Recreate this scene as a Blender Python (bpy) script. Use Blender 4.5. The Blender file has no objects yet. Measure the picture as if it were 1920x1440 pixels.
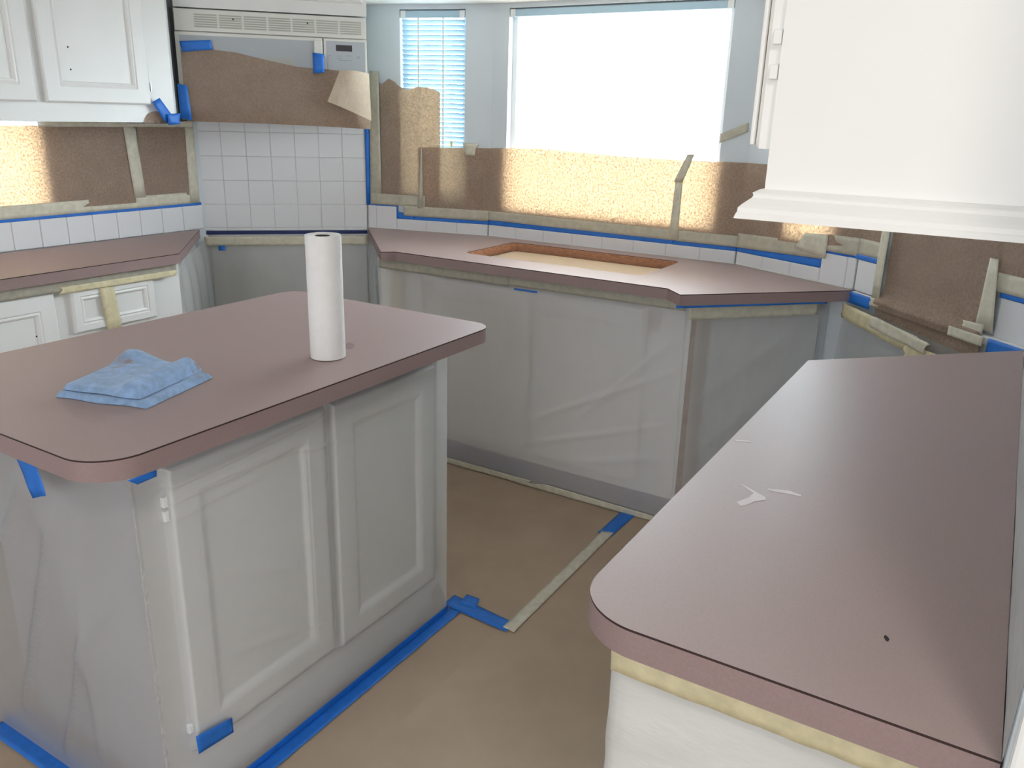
import bpy, bmesh, math, random
from mathutils import Vector, Matrix, noise as mnoise
random.seed(7)
SC = bpy.context.scene
COL = SC.collection

# ------------------------------------------------------------------ camera
F = Vector((0.81613521, 0.48686051, -0.31127186))
R = Vector((0.51976277, -0.85387635, 0.02723672))
U = Vector((0.2525272, 0.18401637, 0.94993052))
cam = bpy.data.cameras.new('camera')
cam.sensor_fit = 'HORIZONTAL'
cam.sensor_width = 36.0
cam.lens = 1542.2357 / 1920.0 * 36.0
cam.clip_start = 0.02
camo = bpy.data.objects.new('camera', cam)
COL.objects.link(camo)
camo.matrix_world = Matrix(((R.x, U.x, -F.x, 0), (R.y, U.y, -F.y, 0), (R.z, U.z, -F.z, 1.4542), (0, 0, 0, 1)))
SC.camera = camo

# ------------------------------------------------------------------ light
SC.view_settings.view_transform = 'Standard'
SC.view_settings.look = 'None'
SC.view_settings.gamma = 1.0
SC.view_settings.use_curve_mapping = False
SC.view_settings.exposure = 0.0
SC.cycles.max_bounces = 10
SC.cycles.diffuse_bounces = 5
SC.cycles.transparent_max_bounces = 24
SC.cycles.caustics_reflective = False
SC.cycles.caustics_refractive = False
SC.cycles.sample_clamp_indirect = 6.0
SC.cycles.use_denoising = True

world = bpy.data.worlds.new('sky')
SC.world = world
world.use_nodes = True
bg = world.node_tree.nodes['Background']
bg.inputs['Color'].default_value = (0.86, 0.94, 1.0, 1)
bg.inputs['Strength'].default_value = 22.0

def area_light(name, loc, target, sx, sy, power, color, portal=False):
    l = bpy.data.lights.new(name, 'AREA')
    l.shape = 'RECTANGLE'
    l.size, l.size_y = sx, sy
    l.energy = power
    l.color = color
    if portal:
        l.cycles.is_portal = True
    o = bpy.data.objects.new(name, l)
    COL.objects.link(o)
    o.location = loc
    d = Vector(target) - Vector(loc)
    o.rotation_euler = d.to_track_quat('-Z', 'Y').to_euler()
    return o

# fill lights added just inside the solid walls behind the camera
area_light('rear_fill_light', (-3.38, 0.6, 1.25), (0, 0.6, 1.25), 3.2, 2.1, 66, (0.96, 0.98, 1.0))
area_light('side_fill_light', (-0.6, -3.38, 1.45), (-0.6, 0, 1.45), 2.6, 1.5, 36, (0.97, 0.98, 1.0))

# ------------------------------------------------------------------ materials
def srgb(r, g, b):
    f = lambda c: (c / 255 / 12.92) if c / 255 <= 0.04045 else ((c / 255 + 0.055) / 1.055) ** 2.4
    return (f(r), f(g), f(b), 1.0)

def new_mat(name):
    m = bpy.data.materials.new(name)
    m.use_nodes = True
    nt = m.node_tree
    for n in list(nt.nodes):
        nt.nodes.remove(n)
    out = nt.nodes.new('ShaderNodeOutputMaterial')
    return m, nt, out

def N(nt, kind, **kw):
    n = nt.nodes.new(kind)
    for k, v in kw.items():
        setattr(n, k, v)
    return n

def noise_ramp(nt, scale, c0, c1, p0=0.35, p1=0.65, detail=6, stretch=None, rough=0.6):
    tc = N(nt, 'ShaderNodeTexCoord')
    src = tc.outputs['Object']
    if stretch:
        mp = N(nt, 'ShaderNodeMapping')
        mp.inputs['Scale'].default_value = stretch
        nt.links.new(src, mp.inputs['Vector'])
        src = mp.outputs['Vector']
    nz = N(nt, 'ShaderNodeTexNoise')
    nz.inputs['Scale'].default_value = scale
    nz.inputs['Detail'].default_value = detail
    nz.inputs['Roughness'].default_value = rough
    nt.links.new(src, nz.inputs['Vector'])
    rp = N(nt, 'ShaderNodeValToRGB')
    rp.color_ramp.elements[0].position = p0
    rp.color_ramp.elements[1].position = p1
    rp.color_ramp.elements[0].color = c0
    rp.color_ramp.elements[1].color = c1
    nt.links.new(nz.outputs['Fac'], rp.inputs['Fac'])
    return nz, rp

def scale_col(c, k):
    return (min(c[0] * k, 1), min(c[1] * k, 1), min(c[2] * k, 1), 1)

def pmat(name, col, rough=0.5, var=0.06, scale=6.0, bump=0.0, bscale=None, spec=0.5, metallic=0.0, stretch=None):
    m, nt, out = new_mat(name)
    b = N(nt, 'ShaderNodeBsdfPrincipled')
    b.inputs['Roughness'].default_value = rough
    b.inputs['Specular IOR Level'].default_value = spec
    b.inputs['Metallic'].default_value = metallic
    nz, rp = noise_ramp(nt, scale, scale_col(col, 1 - var), scale_col(col, 1 + var), stretch=stretch)
    nt.links.new(rp.outputs['Color'], b.inputs['Base Color'])
    if bump:
        n2, _ = noise_ramp(nt, bscale or scale * 8, (0, 0, 0, 1), (1, 1, 1, 1))
        bp = N(nt, 'ShaderNodeBump')
        bp.inputs['Strength'].default_value = bump
        bp.inputs['Distance'].default_value = 0.002
        nt.links.new(n2.outputs['Fac'], bp.inputs['Height'])
        nt.links.new(bp.outputs['Normal'], b.inputs['Normal'])
    nt.links.new(b.outputs['BSDF'], out.inputs['Surface'])
    return m

def paper_mat(name, refl, trans, mix=0.5, scale=180.0):
    m, nt, out = new_mat(name)
    d = N(nt, 'ShaderNodeBsdfDiffuse')
    t = N(nt, 'ShaderNodeBsdfTranslucent')
    nz, rp = noise_ramp(nt, 14.0, scale_col(refl, 0.93), scale_col(refl, 1.07))
    nt.links.new(rp.outputs['Color'], d.inputs['Color'])
    n2, r2 = noise_ramp(nt, scale, scale_col(trans, 0.42), scale_col(trans, 1.35), 0.38, 0.62, detail=2, rough=0.8)
    nt.links.new(r2.outputs['Color'], t.inputs['Color'])
    bp = N(nt, 'ShaderNodeBump')
    bp.inputs['Strength'].default_value = 0.25
    bp.inputs['Distance'].default_value = 0.01
    nt.links.new(nz.outputs['Fac'], bp.inputs['Height'])
    nt.links.new(bp.outputs['Normal'], d.inputs['Normal'])
    mx = N(nt, 'ShaderNodeMixShader')
    mx.inputs['Fac'].default_value = mix
    nt.links.new(d.outputs['BSDF'], mx.inputs[1])
    nt.links.new(t.outputs['BSDF'], mx.inputs[2])
    nt.links.new(mx.outputs['Shader'], out.inputs['Surface'])
    return m

def film_mat(name, col, opacity=0.55, stretch=(3, 3, 3), var=0.12, bump=0.25):
    """milky masking film: part clear, part white haze, with a waxy shine"""
    m, nt, out = new_mat(name)
    b = N(nt, 'ShaderNodeBsdfPrincipled')
    b.inputs['Base Color'].default_value = col
    b.inputs['Roughness'].default_value = 0.22
    b.inputs['Specular IOR Level'].default_value = 0.45
    tl = N(nt, 'ShaderNodeBsdfTranslucent')
    tl.inputs['Color'].default_value = col
    m1 = N(nt, 'ShaderNodeMixShader')
    m1.inputs['Fac'].default_value = 0.25
    nt.links.new(b.outputs['BSDF'], m1.inputs[1])
    nt.links.new(tl.outputs['BSDF'], m1.inputs[2])
    tr = N(nt, 'ShaderNodeBsdfTransparent')
    nz, rp = noise_ramp(nt, 2.2, (opacity - var,) * 3 + (1,), (opacity + var,) * 3 + (1,), 0.3, 0.7, detail=5, stretch=stretch)
    bp = N(nt, 'ShaderNodeBump')
    bp.inputs['Strength'].default_value = bump
    bp.inputs['Distance'].default_value = 0.02
    nt.links.new(nz.outputs['Fac'], bp.inputs['Height'])
    nt.links.new(bp.outputs['Normal'], b.inputs['Normal'])
    m2 = N(nt, 'ShaderNodeMixShader')
    nt.links.new(rp.outputs['Color'], m2.inputs['Fac'])
    nt.links.new(tr.outputs['BSDF'], m2.inputs[1])
    nt.links.new(m1.outputs['Shader'], m2.inputs[2])
    nt.links.new(m2.outputs['Shader'], out.inputs['Surface'])
    return m

def tape_mat(name, col, opacity=1.0, rough=0.55):
    m, nt, out = new_mat(name)
    b = N(nt, 'ShaderNodeBsdfPrincipled')
    b.inputs['Roughness'].default_value = rough
    nz, rp = noise_ramp(nt, 40.0, scale_col(col, 0.9), scale_col(col, 1.1))
    nt.links.new(rp.outputs['Color'], b.inputs['Base Color'])
    bp = N(nt, 'ShaderNodeBump')
    bp.inputs['Strength'].default_value = 0.25
    bp.inputs['Distance'].default_value = 0.002
    nt.links.new(nz.outputs['Fac'], bp.inputs['Height'])
    nt.links.new(bp.outputs['Normal'], b.inputs['Normal'])
    if opacity < 1:
        tr = N(nt, 'ShaderNodeBsdfTransparent')
        mx = N(nt, 'ShaderNodeMixShader')
        mx.inputs['Fac'].default_value = opacity
        nt.links.new(tr.outputs['BSDF'], mx.inputs[1])
        nt.links.new(b.outputs['BSDF'], mx.inputs[2])
        nt.links.new(mx.outputs['Shader'], out.inputs['Surface'])
    else:
        nt.links.new(b.outputs['BSDF'], out.inputs['Surface'])
    return m

def glass_mat(name):
    m, nt, out = new_mat(name)
    tr = N(nt, 'ShaderNodeBsdfTransparent')
    tr.inputs['Color'].default_value = (0.96, 0.98, 0.98, 1)
    g = N(nt, 'ShaderNodeBsdfGlossy')
    g.inputs['Roughness'].default_value = 0.02
    mx = N(nt, 'ShaderNodeMixShader')
    mx.inputs['Fac'].default_value = 0.05
    nt.links.new(tr.outputs['BSDF'], mx.inputs[1])
    nt.links.new(g.outputs['BSDF'], mx.inputs[2])
    nt.links.new(mx.outputs['Shader'], out.inputs['Surface'])
    return m

M = {}
M['wall'] = pmat('wall_white_blue_lit', srgb(214, 222, 228), 0.7, 0.02, 3, 0.15, 90)  # white walls; the blue cast of the window light is in this colour
M['ceiling'] = pmat('ceiling_paint', srgb(240, 240, 238), 0.8, 0.02, 3, 0.2, 60)
M['subfloor'] = pmat('floor_vinyl', srgb(150, 132, 112), 0.5, 0.06, 4)
M['cab'] = pmat('cabinet_white_paint', srgb(236, 237, 236), 0.42, 0.015, 4, 0.05, 60)
M['cabwarm'] = pmat('cabinet_white_warm_lit', srgb(247, 246, 243), 0.4, 0.012, 3, 0.05, 60)  # same white paint, with the warm light on the right cabinet coloured in
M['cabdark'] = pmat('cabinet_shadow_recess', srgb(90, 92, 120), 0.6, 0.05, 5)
M['lam'] = pmat('mauve_laminate', srgb(166, 146, 143), 0.46, 0.03, 260, 0.03, 500, spec=0.42)
M['lamedge'] = pmat('mauve_laminate_edge', srgb(146, 125, 124), 0.5, 0.05, 300, 0.05, 500, spec=0.35)
M['seam'] = pmat('laminate_core_seam', srgb(46, 26, 24), 0.7, 0.1, 30)
M['wood'] = pmat('particle_board_rim', srgb(172, 124, 96), 0.75, 0.25, 60, 0.4, 200, stretch=(1, 1, 4))
M['tile'] = pmat('glazed_white_tile', srgb(232, 234, 238), 0.13, 0.01, 5, 0.04, 20)
M['grout'] = pmat('tile_grout', srgb(206, 205, 205), 0.9, 0.1, 60)
M['kraft'] = paper_mat('kraft_paper', srgb(160, 142, 128), srgb(230, 184, 140), 0.19, 120)
M['kraftlit'] = paper_mat('kraft_paper_lit', srgb(214, 200, 180), srgb(222, 190, 150), 0.1, 120)  # lighter copy of the kraft: light caught by the flap, put into colour
M['kraftfloor'] = pmat('kraft_floor_paper', srgb(172, 152, 132), 0.75, 0.05, 5, 0.12, 12)
M['board'] = pmat('tan_board', srgb(206, 184, 160), 0.6, 0.04, 6)
M['blue'] = tape_mat('blue_painters_tape', srgb(28, 108, 200))
M['bluedark'] = tape_mat('navy_tape_edge', srgb(28, 42, 100))
M['mask'] = tape_mat('cream_masking_tape', srgb(208, 204, 186))
M['maskthin'] = tape_mat('thin_masking_tape', srgb(206, 202, 184), 0.8)
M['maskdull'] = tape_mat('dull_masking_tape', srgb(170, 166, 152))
M['maskyel'] = tape_mat('yellowed_masking_tape', srgb(216, 206, 170))
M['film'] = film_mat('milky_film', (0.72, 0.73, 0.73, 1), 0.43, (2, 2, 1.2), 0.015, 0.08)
M['filmnear'] = film_mat('milky_film_shaded', (0.45, 0.45, 0.47, 1), 0.76, (2, 2, 1.0), 0.03, 0.08)  # same film, made darker and denser to paint in the near end's shade
M['filmsink'] = film_mat('milky_hanging_film', (0.84, 0.83, 0.83, 1), 0.58, (2, 2, 1.0), 0.02, 0.08)
M['filmgrey'] = film_mat('milky_film_over_slot', (0.70, 0.71, 0.71, 1), 0.55, (2, 2, 0.6), 0.06, 0.12)
M['filmdense'] = film_mat('doubled_film', (0.82, 0.82, 0.80, 1), 0.85, (2, 2, 6), 0.08)
M['mwwhite'] = pmat('appliance_white', srgb(228, 228, 222), 0.3, 0.01, 4)
M['mwgrey'] = pmat('appliance_grey_glass', srgb(178, 184, 190), 0.15, 0.02, 4)
M['mwslot'] = pmat('grille_slot', srgb(176, 178, 170), 0.6, 0.03, 4)
M['black'] = pmat('black_gap', srgb(18, 18, 24), 0.6, 0.1, 8)
M['display'] = pmat('dark_display', srgb(62, 56, 62), 0.15, 0.1, 90)
M['print'] = pmat('grey_print', srgb(150, 154, 162), 0.6, 0.05, 30)
M['vinyl'] = pmat('window_vinyl', srgb(242, 245, 246), 0.35, 0.01, 5)
M['slat'] = pmat('blind_slat_shaded', srgb(172, 198, 214), 0.4, 0.01, 5)  # white slats; the bluish shade on their room side is in the colour
M['glass'] = glass_mat('window_glass')
M['towel'] = pmat('paper_towel', srgb(240, 239, 238), 0.9, 0.015, 60, 0.5, 260)
M['core'] = pmat('cardboard_core', srgb(70, 62, 54), 0.9, 0.1, 20)
M['smear'] = pmat('white_paint_smear', srgb(222, 214, 214), 0.6, 0.03, 60)
M['stain'] = pmat('reddish_stain', srgb(146, 122, 120), 0.5, 0.04, 60)
M['chip'] = pmat('dark_chip', srgb(24, 22, 22), 0.8, 0.1, 60)
M['ground'] = pmat('pale_concrete', srgb(200, 198, 192), 0.9, 0.05, 1)
M['tassel'] = pmat('wooden_tassel', srgb(226, 206, 140), 0.5, 0.05, 20)
M['steel'] = pmat('hinge_steel', srgb(150, 150, 150), 0.35, 0.05, 20, metallic=0.8)
def glow_mat(name, col, strength):
    m, nt, out = new_mat(name)
    e = N(nt, 'ShaderNodeEmission')
    e.inputs['Color'].default_value = col
    e.inputs['Strength'].default_value = strength
    nt.links.new(e.outputs['Emission'], out.inputs['Surface'])
    return m
M['lampglow'] = glow_mat('lamp_glow', (1.0, 0.94, 0.87, 1), 40.0)
M['strip'] = pmat('bare_edge_strip', srgb(172, 160, 152), 0.6, 0.06, 30)

def rag_mat():
    m, nt, out = new_mat('blue_terry_cloth')
    b = N(nt, 'ShaderNodeBsdfPrincipled')
    b.inputs['Roughness'].default_value = 0.95
    b.inputs['Sheen Weight'].default_value = 0.3
    base = srgb(142, 174, 214)
    nz, rp = noise_ramp(nt, 60.0, scale_col(base, 0.82), scale_col(base, 1.12))
    n2, r2 = noise_ramp(nt, 13.0, (0, 0, 0, 1), (1, 1, 1, 1), 0.62, 0.70, detail=4)
    mx = N(nt, 'ShaderNodeMix', data_type='RGBA')
    nt.links.new(r2.outputs['Color'], mx.inputs['Factor'])
    nt.links.new(rp.outputs['Color'], mx.inputs[6])
    mx.inputs[7].default_value = srgb(142, 122, 122)
    nt.links.new(mx.outputs[2], b.inputs['Base Color'])
    n3, _ = noise_ramp(nt, 320.0, (0, 0, 0, 1), (1, 1, 1, 1))
    bp = N(nt, 'ShaderNodeBump')
    bp.inputs['Strength'].default_value = 0.6
    bp.inputs['Distance'].default_value = 0.004
    nt.links.new(n3.outputs['Fac'], bp.inputs['Height'])
    nt.links.new(bp.outputs['Normal'], b.inputs['Normal'])
    nt.links.new(b.outputs['BSDF'], out.inputs['Surface'])
    return m
M['rag'] = rag_mat()

# ------------------------------------------------------------------ helpers
class Sec:
    """a vertical plane: p(s, z, d) with s along it, z up, d out into the room"""
    def __init__(self, ox, oy, ex, inward):
        self.o = Vector((ox, oy, 0)); self.e = Vector((ex[0], ex[1], 0)).normalized()
        self.n = Vector((inward[0], inward[1], 0)).normalized()
        self.rz = math.atan2(self.e.y, self.e.x)
    def p(self, s, z, d=0.0):
        v = self.o + self.e * s + self.n * d
        return Vector((v.x, v.y, z))

def seg(a, b):
    ex = (b[0] - a[0], b[1] - a[1])
    n = Vector((-ex[1], ex[0]))
    if n.x * a[0] + n.y * a[1] > 0:
        n = -n
    return Sec(a[0], a[1], ex, n)

Q = 2 ** -0.5
P0 = (3.092, 2.687); P1 = (3.25, 2.093); P2 = (3.25, 0.9235); P3 = (3.001, 0.435); P4 = (2.46, -0.107)
LEN = lambda a, b: math.hypot(b[0] - a[0], b[1] - a[1])
S_LEFT = Sec(0, 3.2, (1, 0), (0, -1))
S_OVEN = Sec(5.779 / 2, 5.779 / 2, (Q, -Q), (-Q, -Q))
S_MW = Sec(2.65, 2.65, (Q, -Q), (-Q, -Q))
S_L = seg(P0, P1); S_C = seg(P1, P2); S_R = seg(P2, P3); S_E = seg(P3, P4)
S_RIGHT = Sec(0, -0.068, (1, 0), (0, 1))
LL, LC, LR, LE = LEN(P0, P1), LEN(P1, P2), LEN(P2, P3), LEN(P3, P4)
S_ISL = Sec(0, 1.295, (1, 0), (0, -1))          # island front face frame
S_ISLN = Sec(0.815, 0, (0, 1), (-1, 0))         # island near end (s = y)
S_SINK = Sec(2.715, 0, (0, 1), (-1, 0))         # sink cabinet front (s = y)
S_LBASE = Sec(0, 2.757, (1, 0), (0, -1))        # left base cabinet front
S_LUP = Sec(0, 2.885, (1, 0), (0, -1))          # left upper cabinet front
S_RUP = Sec(0, 0.259, (1, 0), (0, 1))           # right upper cabinet front (doors)
S_WORLD = Sec(0, 0, (1, 0), (0, 1))             # p(x, z, y)

class MB:
    def __init__(self):
        self.v = []; self.f = []; self.mi = []
    def face(self, pts, mi=0):
        i = len(self.v); self.v += [Vector(p) for p in pts]
        self.f.append(tuple(range(i, i + len(pts)))); self.mi.append(mi)
    def hexa(self, b, t, mi=0):
        """b, t: two quads (same winding)"""
        i = len(self.v); self.v += [Vector(p) for p in b] + [Vector(p) for p in t]
        for q in ((3, 2, 1, 0), (4, 5, 6, 7), (0, 1, 5, 4), (1, 2, 6, 5), (2, 3, 7, 6), (3, 0, 4, 7)):
            self.f.append(tuple(i + k for k in q)); self.mi.append(mi)
        return self
    def box(self, sec, s0, s1, z0, z1, d0, d1, mi=0):
        b = [sec.p(s0, z0, d0), sec.p(s1, z0, d0), sec.p(s1, z0, d1), sec.p(s0, z0, d1)]
        t = [sec.p(s0, z1, d0), sec.p(s1, z1, d0), sec.p(s1, z1, d1), sec.p(s0, z1, d1)]
        return self.hexa(b, t, mi)
    def abox(self, x0, x1, y0, y1, z0, z1, mi=0):
        return self.box(S_WORLD, x0, x1, z0, z1, y0, y1, mi)
    def prism(self, poly, z0, z1, mi=0):
        n = len(poly); i = len(self.v)
        self.v += [Vector((p[0], p[1], z0)) for p in poly] + [Vector((p[0], p[1], z1)) for p in poly]
        self.f.append(tuple(i + k for k in reversed(range(n)))); self.mi.append(mi)
        self.f.append(tuple(i + n + k for k in range(n))); self.mi.append(mi)
        for k in range(n):
            k2 = (k + 1) % n
            self.f.append((i + k, i + k2, i + n + k2, i + n + k)); self.mi.append(mi)
        return self
    def grid(self, fn, nu, nv, mi=0):
        i = len(self.v)
        for a in range(nu + 1):
            for b in range(nv + 1):
                self.v.append(Vector(fn(a / nu, b / nv)))
        for a in range(nu):
            for b in range(nv):
                q = i + a * (nv + 1) + b
                self.f.append((q, q + nv + 1, q + nv + 2, q + 1)); self.mi.append(mi)
        return self
    def tube(self, pts, r, n=8, cap=True):
        pts = [Vector(p) for p in pts]; i = len(self.v)
        for k, p in enumerate(pts):
            t = (pts[min(k + 1, len(pts) - 1)] - pts[max(k - 1, 0)]).normalized()
            a = t.cross(Vector((0, 0, 1)))
            if a.length < 1e-3: a = t.cross(Vector((1, 0, 0)))
            a.normalize(); b = t.cross(a)
            for j in range(n):
                w = 2 * math.pi * j / n
                self.v.append(p + a * (r * math.cos(w)) + b * (r * math.sin(w)))
        for k in range(len(pts) - 1):
            for j in range(n):
                j2 = (j + 1) % n
                self.f.append((i + k * n + j, i + k * n + j2, i + (k + 1) * n + j2, i + (k + 1) * n + j)); self.mi.append(0)
        if cap:
            self.f.append(tuple(i + j for j in reversed(range(n)))); self.mi.append(0)
            e = i + (len(pts) - 1) * n
            self.f.append(tuple(e + j for j in range(n))); self.mi.append(0)
        return self
    def build(self, name, mat, parent=None, smooth=False, bevel=0.0, base=None, solid=0.0, weld=True):
        if parent is not None:
            org = Vector(parent['_b'])
        elif base is not None:
            org = Vector(base)
        else:
            lo = Vector((min(p.x for p in self.v), min(p.y for p in self.v), min(p.z for p in self.v)))
            hi = Vector((max(p.x for p in self.v), max(p.y for p in self.v), 0))
            org = Vector(((lo.x + hi.x) / 2, (lo.y + hi.y) / 2, lo.z))
        me = bpy.data.meshes.new(name)
        bm = bmesh.new()
        vs = [bm.verts.new(p - org) for p in self.v]
        for f, mi in zip(self.f, self.mi):
            try:
                fc = bm.faces.new([vs[k] for k in f]); fc.material_index = mi
            except ValueError:
                pass
        if weld:
            bmesh.ops.remove_doubles(bm, verts=bm.verts, dist=1e-6)
        bmesh.ops.recalc_face_normals(bm, faces=bm.faces)
        if bevel:
            bmesh.ops.bevel(bm, geom=[e for e in bm.edges if e.is_manifold and e.calc_face_angle(0) > 0.6],
                            offset=bevel, segments=1 if bevel < 0.002 else 2, affect='EDGES', profile=0.6)
        if smooth:
            for fc in bm.faces: fc.smooth = True
        bm.to_mesh(me); bm.free()
        for mm in (mat if isinstance(mat, (list, tuple)) else [mat]):
            me.materials.append(M[mm])
        o = bpy.data.objects.new(name, me)
        COL.objects.link(o)
        o['_b'] = list(org)
        if parent is not None:
            o.parent = parent
        else:
            o.location = org
        if solid:
            sm = o.modifiers.new('thickness', 'SOLIDIFY'); sm.thickness = solid; sm.offset = 0
        return o

def thing(name, label, cat, base, group=None):
    o = bpy.data.objects.new(name, None)
    o.empty_display_size = 0.1
    COL.objects.link(o)
    o.location = base; o['_b'] = list(base)
    o['label'] = label; o['category'] = cat
    if group: o['group'] = group
    return o

def tag(o, label, cat, group=None):
    o['label'] = label; o['category'] = cat
    if group: o['group'] = group
    return o

def struct(o, label=None, cat=None):
    o['kind'] = 'structure'
    if label: o['label'] = label
    if cat: o['category'] = cat
    return o

def nz(p, k=1.0, seed=0.0):
    return mnoise.noise(Vector((p[0] * k + seed, p[1] * k + seed * 1.7, p[2] * k - seed)))

# ------------------------------------------------------------------ the room
WT = 0.012      # tile thickness: walls sit behind the tile faces
def wall(name, sec, s0, s1, z0, z1, hole=None, th=0.055, label=None):
    m = MB(); d0, d1 = -WT - th, -WT
    if hole:
        a, b, c, d = hole
        m.box(sec, s0, a, z0, z1, d0, d1); m.box(sec, b, s1, z0, z1, d0, d1)
        m.box(sec, a, b, z0, c, d0, d1); m.box(sec, a, b, d, z1, d0, d1)
    else:
        m.box(sec, s0, s1, z0, z1, d0, d1)
    return struct(m.build(name, 'wall', weld=False), label, 'wall')

CEIL = 2.44
struct(MB().abox(-3.6, 4.2, -3.6, 3.5, -0.1, -0.004).build('floor', 'subfloor'), 'vinyl floor hidden under the brown paper', 'floor')
struct(MB().abox(-3.6, 4.2, -3.6, 3.5, CEIL, CEIL + 0.1).build('ceiling', 'ceiling'), 'plain white ceiling over the kitchen', 'ceiling')
H_LEFT = (0.95, 1.845, 1.05, 1.42)
H_L = (0.178, 0.49, 1.035, 1.885)
H_C = (0.082, 1.06, 1.035, 1.885)
H_R = (0.21, 0.43, 1.05, 1.885)
wall('wall_left', S_LEFT, -3.5, 2.62, -0.004, CEIL, H_LEFT, label='left wall behind the white upper cabinets')
wall('wall_corner', S_OVEN, -0.53, 0.31, -0.004, CEIL, label='diagonal corner wall behind the microwave and tiles')
wall('wall_back_left', S_L, -0.03, LL + 0.01, -0.004, CEIL, H_L, label='white bay wall with the narrow blind window')
wall('wall_back', S_C, -0.01, LC + 0.01, -0.004, CEIL, H_C, label='bay wall with the wide bright window over the sink')
wall('wall_back_right', S_R, -0.01, LR + 0.01, -0.004, CEIL, H_R, label='angled bay wall behind the right upper cabinet')
wall('wall_right_corner', S_E, -0.02, LE + 0.03, -0.004, CEIL, label='diagonal wall papered brown beside the right counter')
wall('wall_right', S_RIGHT, 0.735, 2.48, -0.004, CEIL, th=0.10, label='right wall along the near counter')
# the rest of the room behind the camera: solid walls, with the added fill lights in front of them
struct(MB().box(Sec(-3.4, 0, (0, 1), (1, 0)), -3.5, 3.3, -0.004, CEIL, -0.12, 0).build('wall_rear', 'wall'), 'rear wall behind the viewer', 'wall')
struct(MB().box(Sec(0, -3.4, (1, 0), (0, 1)), -3.5, 2.6, -0.004, CEIL, -0.12, 0).build('wall_side', 'wall'), 'side wall behind the viewer', 'wall')
struct(MB().abox(2.47, 2.6, -3.4, -0.2, -0.004, CEIL).build('wall_far_side', 'wall'), 'partition wall beyond the right counter', 'wall')
# dropped soffit over the bay
poly = [(2.80, 0.30), (3.0, 0.43), (3.262, 0.92), (3.262, 2.097), (3.10, 2.70), (2.86, 2.46)]
struct(MB().prism(poly, 1.905, CEIL - 0.002).build('trim_1', 'ceiling'), 'white dropped soffit over the bay windows', 'soffit')
struct(MB().abox(-40, 40, -40, 40, -0.6, -0.5).build('ground_outside', 'ground'), 'pale ground outside the windows', 'ground')

# flush ceiling lamp behind the camera
t = thing('ceiling_lamp', 'round flush ceiling lamp behind the viewer', 'lamp', (-0.35, -0.55, 2.33))
m = MB(); cx, cy = -0.35, -0.55
ringp = lambda r: [(cx + r * math.cos(2 * math.pi * k / 32), cy + r * math.sin(2 * math.pi * k / 32)) for k in range(32)]
m.prism(ringp(0.19), 2.405, 2.439); m.build('lamp_base', 'vinyl', t)
m = MB(); m.prism(ringp(0.17), 2.345, 2.405); m.build('lamp_shade', 'lampglow', t, bevel=0.01)

# ------------------------------------------------------------------ windows
def window(name, sec, hole, label):
    a, b, c, d = hole
    f = MB(); w = 0.022; d0, d1 = -0.068, -0.048
    f.box(sec, a, a + w, c, d, d0, d1); f.box(sec, b - w, b, c, d, d0, d1)
    f.box(sec, a + w, b - w, c, c + w, d0, d1); f.box(sec, a + w, b - w, d - w, d, d0, d1)
    base = sec.p((a + b) / 2, c, -0.08)
    t = thing(name, label, 'window', base); t['kind'] = 'structure'
    f.build('window_frame', 'vinyl', t, weld=False)
    MB().box(sec, a + w, b - w, c + w, d - w, -0.060, -0.057).build('pane', 'glass', t)
    if name != 'window_1':
        MB().box(sec, a + 0.002, b - 0.002, c + 0.0005, c + 0.010, -0.048, -0.014).build('window_sill', 'vinyl', t)
    return t
window('window_1', S_LEFT, H_LEFT, 'short window under the left upper cabinet, behind brown paper')
window('window_2', S_L, H_L, 'narrow left bay window with lowered blinds')
window('window_3', S_C, H_C, 'wide overexposed window over the sink counter')
window('window_4', S_R, H_R, 'right bay window hidden behind the right upper cabinet')

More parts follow.
